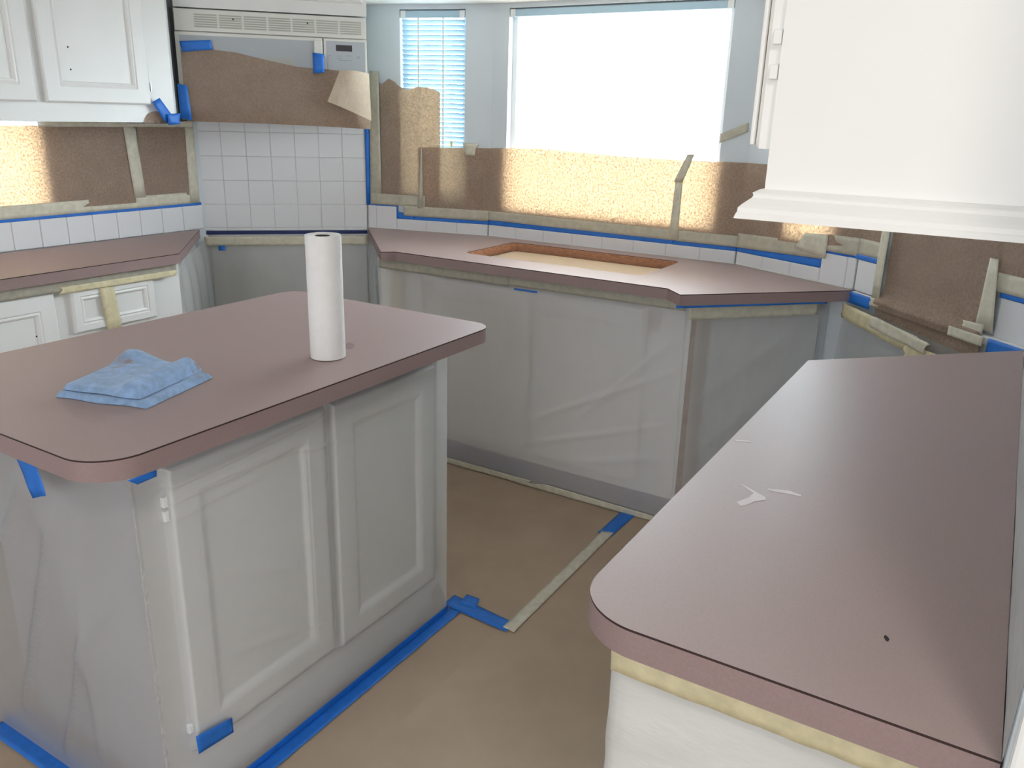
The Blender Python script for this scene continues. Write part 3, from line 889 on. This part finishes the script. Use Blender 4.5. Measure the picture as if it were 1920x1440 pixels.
def island_front(a, b):
    x = 0.803 + a * 0.973; z = 0.003 + b * 0.870
    h = door_relief(x, z, ISL_DOORS)
    foot = 0.021 * sst(0.15, 0.02, z)
    cr = fold(x, z, [(0.86, 0.835, 1.35, 0.842, 0.005, 0.013), (0.84, 0.80, 1.45, 0.825, 0.005, 0.012), (0.86, 0.765, 1.30, 0.79, 0.005, 0.012), (0.88, 0.735, 1.20, 0.742, 0.006, 0.010),
                        (0.86, 0.70, 1.12, 0.705, 0.008, 0.005), (1.1, 0.74, 1.40, 0.70, 0.006, 0.004), (0.93, 0.55, 1.20, 0.44, 0.016, 0.004), (0.95, 0.34, 1.28, 0.25, 0.012, 0.004)])
    ed = min(1, min(x - 0.803, 1.776 - x) / 0.02)
    base = 0.0032 + max(h, foot, 0.021 * (1 - ed))
    up = 0.010 * sst(0.80, 0.86, z)
    return (x, 1.295 - base - up - cr * ed - 0.0010 * (1 + nz((x * 1.2, z * 4, 0), 8, 9)), z)
def island_far(a, b):
    y = 1.272 + a * 0.57; z = 0.003 + b * 0.870
    return (1.776 + 0.003 * (1 + nz((y, z, 0), 6, 2)) * min(1, a * 12), y, z)
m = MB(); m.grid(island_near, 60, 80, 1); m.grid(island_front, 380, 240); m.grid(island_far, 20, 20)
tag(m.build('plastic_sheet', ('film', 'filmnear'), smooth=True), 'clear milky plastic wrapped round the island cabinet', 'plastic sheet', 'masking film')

# sink front film
def sink_film(a, b):
    y = 2.255 - a * (2.255 - 0.903); z = 0.004 + b * 0.868
    x = 2.698 - 0.05 * b + 0.0
    c = fold(a * 1.35, z, [(0.75, 0.30, 1.34, 0.62, 0.012, 0.010), (0.7, 0.18, 1.3, 0.40, 0.012, 0.009), (0.95, 0.35, 1.34, 0.75, 0.010, 0.009), (0.9, 0.15, 1.3, 0.27, 0.016, 0.006)])
    rel = door_relief(y, z, [(1.535, 2.005, 0.14, 0.815), (1.055, 1.515, 0.14, 0.815)], 0.02)
    return (x - c * min(1, z / 0.1) - rel * 0.6 * sst(0.45, 0.8, z) - 0.004 * nz((y, z, 0), 4, 3) * min(1, z / 0.1), y, z)
film_obj('milky plastic hanging in front of the sink cabinet doors', sink_film, 160, 120, 'filmsink')

# gable film at the open slot, from the sink counter end down, reaching the diagonal wall
def gable_film(a, b):
    x0, y0 = 2.672, 0.868; L = 0.505
    z = 0.004 + b * 0.868
    c = fold(a * L, z, [(0.02, 0.5, 0.5, 0.86, 0.02, 0.008), (0.02, 0.3, 0.5, 0.70, 0.025, 0.008), (0.0, 0.1, 0.4, 0.45, 0.025, 0.008)])
    x = x0 + Q * a * L; y = y0 - Q * a * L
    dd = 0.012 * (1 - b) + c + 0.004 * nz((a * L, z, 0), 5, 6)
    return (x - Q * dd, y - Q * dd, z)
film_obj('plastic over the sink cabinet end beside the open slot', gable_film, 40, 50, 'filmgrey')
# film up against the diagonal wall of that slot, taped along its top
def slot_film(a, b):
    s = 0.002 + a * 0.628; zt = 0.868 - 0.03 * a
    z = 0.004 + b * (zt - 0.004)
    c = fold(s, z, [(0.15, 0.80, 0.42, 0.70, 0.012, 0.010), (0.1, 0.74, 0.45, 0.78, 0.012, 0.008)])
    return S_E.p(s, z, 0.020 + 0.075 * (1 - b) + c + 0.006 * nz((s, z, 0), 6, 4))
film_obj('shiny plastic taped to the right diagonal wall below the ledge', slot_film, 40, 50, 'filmgrey')

# range slot under the microwave
PR = [(2.066, 2.762), (2.53, 3.176), (3.060, 2.646), (2.725, 2.311)]
segl = [LEN(PR[i], PR[i + 1]) for i in range(3)]; Lt = sum(segl)
def range_film(a, b):
    u = a * Lt; r = u; i = 0
    while i < 2 and r > segl[i]: r -= segl[i]; i += 1
    A, B = PR[i], PR[i + 1]; k = r / segl[i]
    d = Vector((B[0] - A[0], B[1] - A[1], 0)).normalized(); n = Vector((d.y, -d.x, 0))
    z = 0.004 + b * ((0.884 if i == 1 else 0.872) - 0.004)
    c = 0.012 * math.sin(u * 34 + 3 * nz((u, z, 0), 2, 3)) * (0.3 + 0.7 * (1 - b)) * (1 if i != 1 else 0.5) + 0.01 * nz((u, z * 0.4, 0), 5, 7)
    return Vector((A[0], A[1], z)) + Vector((B[0] - A[0], B[1] - A[1], 0)) * k + n * (0.014 + max(-0.008, c)) * min(1, (1 - b) * 6 + 0.3)
film_obj('grey draped plastic filling the empty range slot under the tiles', range_film, 110, 50, 'filmgrey')
tag(MB().box(S_OVEN, -0.46, 0.28, 0.0, 0.884, -0.0115, -0.006).build('slot_back_panel', 'cab'), 'dull panel at the back of the empty range slot', 'panel')

# near right cabinet film
PP = [(0.797, -0.077), (0.797, 0.322), (1.97, 0.322)]
segp = [LEN(PP[i], PP[i + 1]) for i in range(2)]; Lp = sum(segp)
def pen_film(a, b):
    u = a * Lp; i = 0 if u <= segp[0] else 1; r = u - (segp[0] if i else 0)
    A, B = PP[i], PP[i + 1]; k = r / segp[i]; z = 0.004 + b * 0.86
    n = Vector((-1, 0, 0)) if i == 0 else Vector((0, 1, 0))
    edge = min(1, (segp[i] - r if i == 0 else r) / 0.03 + 0.25)
    c = 0.004 * math.sin(z * 70 + u * 18 + 3 * nz((u, z, 0), 3, 1)) * (0.4 + 0.6 * (1 - b)) + 0.008 * nz((u * 0.6, z * 2.2, 0), 5, 5) + 0.012 * (1 - b)
    return Vector((A[0] + (B[0] - A[0]) * k, A[1] + (B[1] - A[1]) * k, z)) + n * c * edge
film_obj('wrinkled white plastic hanging under the near right counter', pen_film, 110, 90, 'filmdense')
# film on the right wall end beside the near counter
def rw_film(a, b):
    x = 0.742 + a * 1.55; z = 0.9155 + b * 0.42
    return (x, -0.0785 + 0.001 * nz((x, z, 0), 9, 3), z)
film_obj('thin plastic clinging to the right wall above the near counter', rw_film, 40, 16, 'filmdense')
struct(MB().abox(0.722, 0.7345, -0.20, -0.082, -0.003, CEIL - 0.002).build('trim_3', 'cab', bevel=0.004), 'white end trim of the right wall', 'trim')

# ------------------------------------------------------------------ tape
TAPEN = [0]
def tape(label, quad, color, nrm, lift=0.0012, sub=10, wav=0.0006, group=None, name=None, jag=0.0):
    """quad: four corners in order; nrm: outward direction; torn, slightly wavy strip"""
    TAPEN[0] += 1; sd = TAPEN[0] * 3.1
    q = [Vector(p) for p in quad]; n = Vector(nrm).normalized()
    def fn(a, b):
        p = (q[0] * (1 - a) + q[1] * a) * (1 - b) + (q[3] * (1 - a) + q[2] * a) * b
        if jag and a in (0.0, 1.0):
            p = p + (q[1] - q[0]).normalized() * (jag * nz((b * 9, sd, 0), 1.0, sd))
        return p + n * (lift + wav * (nz(p, 40, sd) + 0.6))
    nm = name or ('painters_tape' if color.startswith('blue') else 'masking_tape')
    L = (q[1] - q[0]).length
    o = MB().grid(fn, max(2, min(60, int(L / 0.012))), 4).build(nm, color, smooth=True, solid=0.0003)
    return tag(o, label, 'tape', group)
def wtape(label, sec, s0, s1, z0, z1, color, lift=0.0, s0t=None, s1t=None, zr=None, **kw):
    """strip on a wall plane; zr = (z0, z1) at the far end when it slants"""
    a, b = (z0, z1); c, d = zr if zr else (z0, z1)
    q = [sec.p(s0, a), sec.p(s1, c), sec.p(s1 if s1t is None else s1t, d), sec.p(s0 if s0t is None else s0t, b)]
    return tape(label, q, color, sec.n, lift=lift, **kw)
UP = (0, 0, 1)
# floor
tape('long cream tape strip along the floor paper seam', [(1.795, 1.040, 0), (2.52, 1.050, 0), (2.505, 1.092, 0), (1.797, 1.081, 0)], 'mask', UP, 0.0062, jag=0.012)
tape('blue tape on the floor running under the sink film', [(2.49, 1.048, 0), (2.735, 1.040, 0), (2.735, 1.098, 0), (2.49, 1.102, 0)], 'blue', UP, 0.0045)
tape('blue floor tape strip joining the island corner to the cream strip', [(1.785, 1.062, 0), (1.80, 1.30, 0), (1.862, 1.30, 0), (1.838, 1.062, 0)], 'blue', UP, 0.0046)
tape('small blue tape square crossing at the island corner', [(1.83, 1.20, 0), (1.885, 1.22, 0), (1.885, 1.268, 0), (1.83, 1.262, 0)], 'blue', UP, 0.0058)
tape('blue tape on the floor along the island front', [(0.70, 1.228, 0), (1.80, 1.232, 0), (1.80, 1.273, 0), (0.70, 1.273, 0)], 'blue', UP, 0.0036)
tape('blue tape up the foot of the island front plastic', [(0.80, 1.269, 0.002), (1.778, 1.269, 0.002), (1.778, 1.268, 0.026), (0.80, 1.268, 0.024)], 'blue', (0, -1, 0), 0.001)
tape('blue tape on the floor along the island near end', [(0.752, 1.21, 0), (0.752, 1.90, 0), (0.803, 1.90, 0), (0.803, 1.21, 0)], 'blue', UP, 0.0050)
tape('blue tape up the foot of the island near end plastic', [(0.800, 1.28, 0.003), (0.800, 1.90, 0.003), (0.797, 1.90, 0.04), (0.799, 1.28, 0.02)], 'blue', (-1, 0, 0), 0.001)
tape('cream tape along the left foot of the sink film', [(2.696, 2.10, 0.004), (2.698, 1.52, 0.004), (2.694, 1.50, 0.032), (2.692, 2.10, 0.032)], 'mask', (-1, 0, 0), 0.004, jag=0.01, wav=0.002)
tape('cream tape along the right foot of the sink film', [(2.697, 1.57, 0.004), (2.697, 0.95, 0.004), (2.692, 0.95, 0.03), (2.693, 1.44, 0.036)], 'mask', (-1, 0, 0), 0.0075, jag=0.01, wav=0.002)
tape('dark blue tape along the sink toe kick behind the film', [(2.7095, 2.10, 0.03), (2.7095, 1.46, 0.03), (2.7095, 1.48, 0.098), (2.7095, 2.10, 0.112)], 'bluedark', (-1, 0, 0), 0.0015)
# island
tape('blue tape tab hanging under the island front edge', [(0.722, 1.150, 0.8755), (0.776, 1.150, 0.8755), (0.776, 1.152, 0.862), (0.740, 1.152, 0.861)], 'blue', (0, -1, 0), 0.001)
tape('twisted blue tape scrap under the island near edge', [(0.690, 1.415, 0.874), (0.690, 1.352, 0.874), (0.690, 1.325, 0.815), (0.690, 1.372, 0.797)], 'blue', (-1, 0, 0), 0.001, wav=0.006)
tape('blue tape patch on the lower corner of the island door', [(0.871, 1.266, 0.204), (0.965, 1.266, 0.186), (0.965, 1.266, 0.147), (0.874, 1.266, 0.157)], 'blue', (0, -1, 0), 0.003)
# left wall
wtape('thin blue tape line above the left tile row', S_LEFT, 0.9, 2.545, 1.021, 1.034, 'blue', -0.003)
wtape('wide cream tape along the foot of the left wall paper', S_LEFT, 0.95, 2.535, 1.033, 1.082, 'mask', -0.002)
wtape('cream tape strip between the two left wall papers', S_LEFT, 2.208, 2.262, 1.075, 1.375, 'mask', 0.0005, s0t=2.19, s1t=2.245)
wtape('upright cream tape beside the left of the tile grid', S_LEFT, 2.484, 2.537, 1.034, 1.385, 'mask', -0.001, s0t=2.492)
wtape('pale tape band along the top of the left wall paper', S_LEFT, 1.85, 2.535, 1.362, 1.40, 'mask', 0.001)
wtape('dark tape line up the left edge of the tile grid', S_OVEN, -0.484, -0.470, 1.02, 1.40, 'bluedark', 0.001)
S_LUF = Sec(0, 2.863, (1, 0), (0, -1))
tape('slanted blue tape on the left cabinet corner', [S_LUF.p(2.092, 1.462), S_LUF.p(2.126, 1.478), S_LUF.p(2.180, 1.408), S_LUF.p(2.142, 1.386)], 'blue', (0, -1, 0), 0.002, sub=4)
tape('crumpled blue tape end folded under the left cabinet corner', [S_LUF.p(2.148, 1.420), S_LUF.p(2.208, 1.424), S_LUF.p(2.200, 1.384), S_LUF.p(2.150, 1.379)], 'blue', (0, -1, 0), 0.007, wav=0.006)
tape('thin dark blue tape under the left cabinet bottom', [(2.0, 2.90, 1.3875), (2.17, 2.90, 1.3875), (2.20, 2.872, 1.386), (2.0, 2.872, 1.386)], 'bluedark', (0, 0, -1), 0.0005)
# left base cabinet
S_LBF = Sec(0, 2.735, (1, 0), (0, -1))
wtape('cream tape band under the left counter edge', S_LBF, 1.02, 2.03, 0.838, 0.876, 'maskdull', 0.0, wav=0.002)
wtape('yellowed tape strip across the drawer of the left base cabinet', S_LBF, 1.720, 1.778, 0.655, 0.852, 'maskyel', 0.0, s0t=1.705, s1t=1.76)
wtape('yellowed tape lapped over the drawer top edge', S_LBF, 1.56, 2.02, 0.830, 0.854, 'maskyel', 0.0035, zr=(0.828, 0.850), wav=0.002, jag=0.02)
# microwave
S_MP = Sec(2.65 - 0.052 * Q, 2.65 - 0.052 * Q, (Q, -Q), (-Q, -Q))
wtape('blue tape patch at the upper left of the microwave paper', S_MW, -0.447, -0.332, 1.655, 1.694, 'blue', 0.026, s0t=-0.455, s1t=-0.337, zr=(1.668, 1.703))
wtape('upright blue tape on the microwave handle', S_MW, 0.056, 0.102, 1.592, 1.672, 'blue', 0.046, zr=(1.598, 1.668))
wtape('blue tape down the left edge of the microwave paper', S_MW, -0.474, -0.430, 1.402, 1.535, 'blue', 0.046, s0t=-0.474, s1t=-0.438, zr=(1.396, 1.528))
# tile grid right edge and bay
wtape('upright blue tape on the right edge of the tile grid', S_OVEN, 0.284, 0.306, 1.028, 1.40, 'blue', 0.006)
wtape('wide upright cream tape beside the narrow window paper', S_L, 0.018, 0.078, 1.026, 1.625, 'maskthin', -0.001, s0t=0.03, s1t=0.074)
wtape('blue tape over the first bay wall tiles', S_L, 0.0, 0.158, 1.020, 1.030, 'blue', -0.0025)
wtape('short upright blue tape at the left tile step', S_L, 0.153, 0.160, 0.966, 1.026, 'blue', -0.002)
wtape('blue tape wedge over the low tiles left of the sink', S_L, 0.155, 0.262, 0.965, 0.998, 'blue', -0.0022, zr=(0.965, 0.985))
wtape('thin blue tape line along the left bay tiles', S_L, 0.24, LL, 0.964, 0.980, 'blue', -0.0020)
wtape('long blue tape line above the sink window tiles', S_C, 0.0, 0.915, 0.964, 0.987, 'blue', -0.0018)
wtape('blue tape line ending at the right window corner', S_C, 0.90, LC, 0.964, 0.979, 'blue', -0.0012)
wtape('blue tape above the low tiles of the right bay', S_R, 0.0, 0.398, 0.964, 0.979, 'blue', -0.0012, zr=(0.964, 0.996))
wtape('cream tape under the narrow window paper', S_L, 0.02, 0.30, 1.026, 1.078, 'maskthin', -0.0005)
wtape('cream tape band along the left bay foot', S_L, 0.19, LL, 0.981, 1.028, 'maskthin', 0.0008)
wtape('long cream tape band under the wide window paper', S_C, 0.0, LC, 0.986, 1.028, 'maskthin', 0.001, zr=(0.980, 1.024))
wtape('cream tape band below the right bay paper', S_R, 0.0, 0.40, 0.980, 1.036, 'maskthin', 0.001, zr=(0.997, 1.05))
wtape('upright tape seam on the bay paper left of the sink', S_L, 0.262, 0.292, 1.02, 1.30, 'maskthin', 0.002, s0t=0.282, s1t=0.288)
wtape('torn cream tape scrap at the paper top between the windows', S_L, 0.505, 0.545, 1.272, 1.325, 'mask', 0.004, s0t=0.49, s1t=0.565, jag=0.01)
wtape('crooked cream tape strip over the wide window paper', S_C, 0.885, 0.925, 0.985, 1.22, 'mask', 0.004, s0t=0.895, s1t=0.925)
wtape('upper bent end of the crooked tape strip', S_C, 0.888, 0.925, 1.215, 1.325, 'mask', 0.005, s0t=0.935, s1t=0.965)
wtape('slanted yellow tape beside the right of the wide window', S_C, 1.055, 1.16, 1.37, 1.405, 'maskthin', -0.008, zr=(1.415, 1.45))
wtape('pale stacked tape patch below the right bay window', S_R, 0.28, 0.42, 1.02, 1.078, 'mask', 0.004, s0t=0.32, zr=(1.0, 1.085))
wtape('cream tape above the raised end tiles', S_R, 0.40, LR, 1.028, 1.085, 'maskthin', 0.002, zr=(1.028, 1.09))
wtape('blue tape over the raised end tile', S_R, 0.402, LR, 1.020, 1.034, 'blue', -0.001)
wtape('upright blue sliver at the right tile step', S_R, 0.396, 0.403, 0.966, 1.034, 'blue', -0.001)
# right diagonal wall
wtape('blue tape over the lone wall tile', S_E, -0.01, 0.116, 1.020, 1.037, 'blue', 0.004)
wtape('dark tape line at the edge of the lone wall tile', S_E, 0.112, 0.117, 0.915, 1.035, 'bluedark', 0.003)
wtape('pale tape band above the lone wall tile', S_E, 0.0, 0.13, 1.034, 1.09, 'maskthin', 0.002)
wtape('upright cream tape beside the large right sheet', S_E, 0.114, 0.152, 0.912, 1.21, 'mask', 0.012, s0t=0.112, s1t=0.150)
wtape('blue tape wrapping the ledge below the lone tile', S_E, 0.0, 0.122, 0.872, 0.912, 'blue', 0.0185)
wtape('cream tape wrap on the ledge left of the large sheet', S_E, 0.118, 0.165, 0.884, 0.914, 'mask', 0.0186)
wtape('cream tape wrap on the ledge near the end tiles', S_E, 0.50, 0.628, 0.886, 0.914, 'mask', 0.040, zr=(0.886, 0.914))
wtape('torn tape leaf standing off the right sheet', S_E, 0.525, 0.60, 0.908, 0.935, 'mask', 0.018, zr=(0.912, 0.94), jag=0.01)
wtape('wide upright tape right of the large sheet', S_E, 0.568, 0.632, 0.925, 1.12, 'mask', 0.016, s0t=0.572, s1t=0.602)
wtape('blue tape over the far end tiles', S_E, 0.618, LE, 1.020, 1.036, 'blue', 0.004)
wtape('cream tape band above the far end tiles', S_E, 0.60, LE, 1.034, 1.085, 'mask', 0.006)
wtape('blue tape wrapping the ledge below the end tiles', S_E, 0.625, LE, 0.862, 0.909, 'blue', 0.0188)
wtape('wide yellowed tape hanging from the sink counter corner', S_E, 0.02, 0.40, 0.822, 0.874, 'maskyel', 0.045, zr=(0.792, 0.852), jag=0.02, wav=0.004)
wtape('torn tape over the lower edge of the large sheet', S_E, 0.20, 0.46, 0.832, 0.872, 'mask', 0.060, zr=(0.812, 0.850), jag=0.03, wav=0.004)
wtape('lower yellowed tape toward the near counter', S_E, 0.36, 0.60, 0.76, 0.822, 'maskyel', 0.055, zr=(0.78, 0.83), jag=0.02, wav=0.004)
# sink counter edges
S_SF = Sec(2.64, 0, (0, 1), (-1, 0))
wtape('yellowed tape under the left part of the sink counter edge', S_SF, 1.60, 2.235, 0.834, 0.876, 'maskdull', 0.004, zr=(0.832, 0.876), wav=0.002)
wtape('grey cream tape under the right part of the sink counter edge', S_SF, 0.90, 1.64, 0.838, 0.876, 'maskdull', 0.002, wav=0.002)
wtape('yellow upright tape seen through the plastic at the sink cabinet', Sec(2.69, 0, (0, 1), (-1, 0)), 2.16, 2.21, 0.40, 0.83, 'maskyel', 0.002)
wtape('tiny blue tape dash under the sink counter edge', S_SF, 1.475, 1.575, 0.824, 0.831, 'blue', 0.004)
SG = Sec(2.66, 0.88, (Q, -Q), (-Q, -Q))
wtape('blue tape line under the end of the sink counter', SG, -0.10, 0.46, 0.866, 0.878, 'blue', 0.075, zr=(0.868, 0.878))
wtape('cream tape band across the top of the slot plastic', SG, -0.03, 0.46, 0.815, 0.866, 'mask', 0.030, zr=(0.818, 0.868), wav=0.002)
# range slot
wtape('dark tape line under the tile grid', S_OVEN, -0.47, 0.284, 0.884, 0.8995, 'bluedark', 0.001)
wtape('pale tape band at the top of the range slot plastic', S_OVEN, -0.46, 0.28, 0.842, 0.884, 'mask', 0.080)
wtape('tiny blue tape bit at the top left of the range slot', S_OVEN, -0.40, -0.37, 0.822, 0.844, 'blue', 0.086)
# near right counter
S_PN = Sec(0.790, 0, (0, 1), (-1, 0))
wtape('yellowed tape band under the near right counter edge', S_PN, -0.08, 0.318, 0.822, 0.876, 'maskyel', 0.006, wav=0.002)

# ------------------------------------------------------------------ marks on the near counter
def patch(label, pts, mat, z=0.9144, name='paint_smear', cat='smear'):
    m = MB(); m.prism(pts, z - 0.0003, z + 0.0001)
    return tag(m.build(name, mat), label, cat)
def blob(cx, cy, lx, ly, rot, seed, n=18):
    out = []
    for k in range(n):
        w = 2 * math.pi * k / n; r = 1 + 0.35 * nz((math.cos(w) * 2, math.sin(w) * 2, 0), 1, seed)
        a, b_ = lx * r * math.cos(w), ly * r * math.sin(w)
        out.append((cx + a * math.cos(rot) - b_ * math.sin(rot), cy + a * math.sin(rot) + b_ * math.cos(rot)))
    return out

# ------------------------------------------------------------------ paper towel and rag
TX, TY = 1.337, 1.292
t = thing('paper_towel_roll', 'white paper towel roll standing on the island', 'paper towel', (TX, TY, 0.914))
m = MB(); n = 56; H = 0.277; r0 = 0.0375
pr = []
for k in range(n + 1):
    w = 2 * math.pi * k / n + 1.15
    pr.append((r0 + 0.0045 * k / n, w))
outer = [(TX + r * math.cos(w), TY + r * math.sin(w)) for r, w in pr]
rc = 0.0165
inner = [(TX + rc * math.cos(w), TY + rc * math.sin(w)) for _, w in pr]
zz = [0.914 + 0.002 + H * k / 14 for k in range(15)]
def wv(p, z, sd): 
    q = 1 + 0.010 * nz((p[0] * 30, p[1] * 30, z * 14), 1, sd)
    return (TX + (p[0] - TX) * q, TY + (p[1] - TY) * q, z)
for k in range(n):
    for j in range(14):
        m.face([wv(outer[k], zz[j], 1), wv(outer[k + 1], zz[j], 1), wv(outer[k + 1], zz[j + 1], 1), wv(outer[k], zz[j + 1], 1)])
    m.face([wv(outer[k], zz[-1], 1), wv(outer[k + 1], zz[-1], 1), (*inner[k + 1], zz[-1] - 0.002), (*inner[k], zz[-1] - 0.002)])
    m.face([wv(outer[k], zz[0], 1), wv(outer[k + 1], zz[0], 1), (*inner[k + 1], zz[0]), (*inner[k], zz[0])])
for j in range(14):
    m.face([wv(outer[0], zz[j], 1), wv(outer[n], zz[j], 1), wv(outer[n], zz[j + 1], 1), wv(outer[0], zz[j + 1], 1)])
m.build('towel_sheets', 'towel', t, smooth=False)
m = MB()
for k in range(24):
    a, b_ = 2 * math.pi * k / 24, 2 * math.pi * (k + 1) / 24
    f = lambda w, r, z: (TX + r * math.cos(w), TY + r * math.sin(w), z)
    m.face([f(a, rc, 0.916), f(b_, rc, 0.916), f(b_, rc, 1.190), f(a, rc, 1.190)])
    m.face([f(a, rc - 0.0015, 0.916), f(b_, rc - 0.0015, 0.916), f(b_, rc - 0.0015, 1.190), f(a, rc - 0.0015, 1.190)])
    m.face([f(a, rc, 1.190), f(b_, rc, 1.190), f(b_, rc - 0.0015, 1.190), f(a, rc - 0.0015, 1.190)])
m.build('cardboard_core', 'core', t, smooth=True)

# folded cloth: lower layer and a thicker folded upper layer
t = thing('cleaning_rag', 'folded pale blue terry rag with brown stains on the island', 'rag', (0.96, 1.46, 0.914))
A_, B_, C_, D_ = Vector((0.826, 1.512, 0)), Vector((0.885, 1.318, 0)), Vector((1.080, 1.372, 0)), Vector((1.045, 1.600, 0))
def layer(name, ins, z0, hfun, nu=34, nv=34, seed=1):
    def pos(a, b):
        a2 = ins[0] + (1 - ins[0] - ins[1]) * a; b2 = ins[2] + (1 - ins[2] - ins[3]) * b
        p = (A_ * (1 - a2) + B_ * a2) * (1 - b2) + (D_ * (1 - a2) + C_ * a2) * b2
        w = 0.006 * nz((a2 * 3, b2 * 3, 0), 1, seed)
        return p + Vector((w, w * 0.6, 0))
    def top(a, b):
        p = pos(a, b); e = min(a, 1 - a, b, 1 - b)
        h = hfun(a, b) * (1 - (1 - min(1, e / 0.05)) ** 2.6)
        p.z = z0 + 0.0008 + h + 0.0022 * nz(p * 28, 1, seed) * min(1, e / 0.08) + 0.0012 * nz(p * 70, 1, seed + 2) * min(1, e / 0.08)
        return p
    def bot(a, b):
        p = pos(a, b); p.z = z0; return p
    m = MB(); m.grid(top, nu, nv); m.grid(bot, nu, nv)
    m.build(name, 'rag', t, smooth=True)
layer('lower_layer', (0, 0, 0, 0), 0.9145, lambda a, b: 0.010 + 0.003 * b, seed=3)
layer('upper_fold', (0.05, 0.10, 0.05, 0.02), 0.9275, lambda a, b: 0.010 + 0.018 * math.exp(-((a - 0.84) / 0.12) ** 2) + 0.020 * math.exp(-((b - 0.9) / 0.18) ** 2 - ((a - 0.15) / 0.25) ** 2), seed=6)


# ------------------------------------------------------------------ paint smears and a chip on the near counter
patch('forked white paint smear on the near right counter', [(1.2010, 0.2955), (1.196, 0.2930), (1.176, 0.2660), (1.158, 0.2680), (1.130, 0.2790), (1.1200, 0.2700), (1.128, 0.2640), (1.150, 0.2560), (1.163, 0.2440), (1.172, 0.2470), (1.181, 0.2610)], 'smear')
patch('thin pale paint streak right of the forked smear', [(1.2050, 0.2520), (1.199, 0.2500), (1.203, 0.2250), (1.206, 0.2020), (1.211, 0.2030), (1.217, 0.2220)], 'smear')
patch('tiny paint fleck near the edge of the near right counter', [(1.3755, 0.3545), (1.372, 0.3520), (1.378, 0.3400), (1.382, 0.3290), (1.387, 0.3300), (1.383, 0.3420)], 'smear')
patch('small black chip in the near right counter', [(0.894, 0.0400), (0.889, 0.0405), (0.883, 0.0375), (0.8825, 0.0350), (0.888, 0.0345), (0.892, 0.0370)], 'chip', name='chip_mark', cat='chip')
patch('faint reddish stain beside the paper towel roll', blob(1.437, 1.318, 0.026, 0.014, 0.7, 4), 'stain', name='counter_stain', cat='stain')
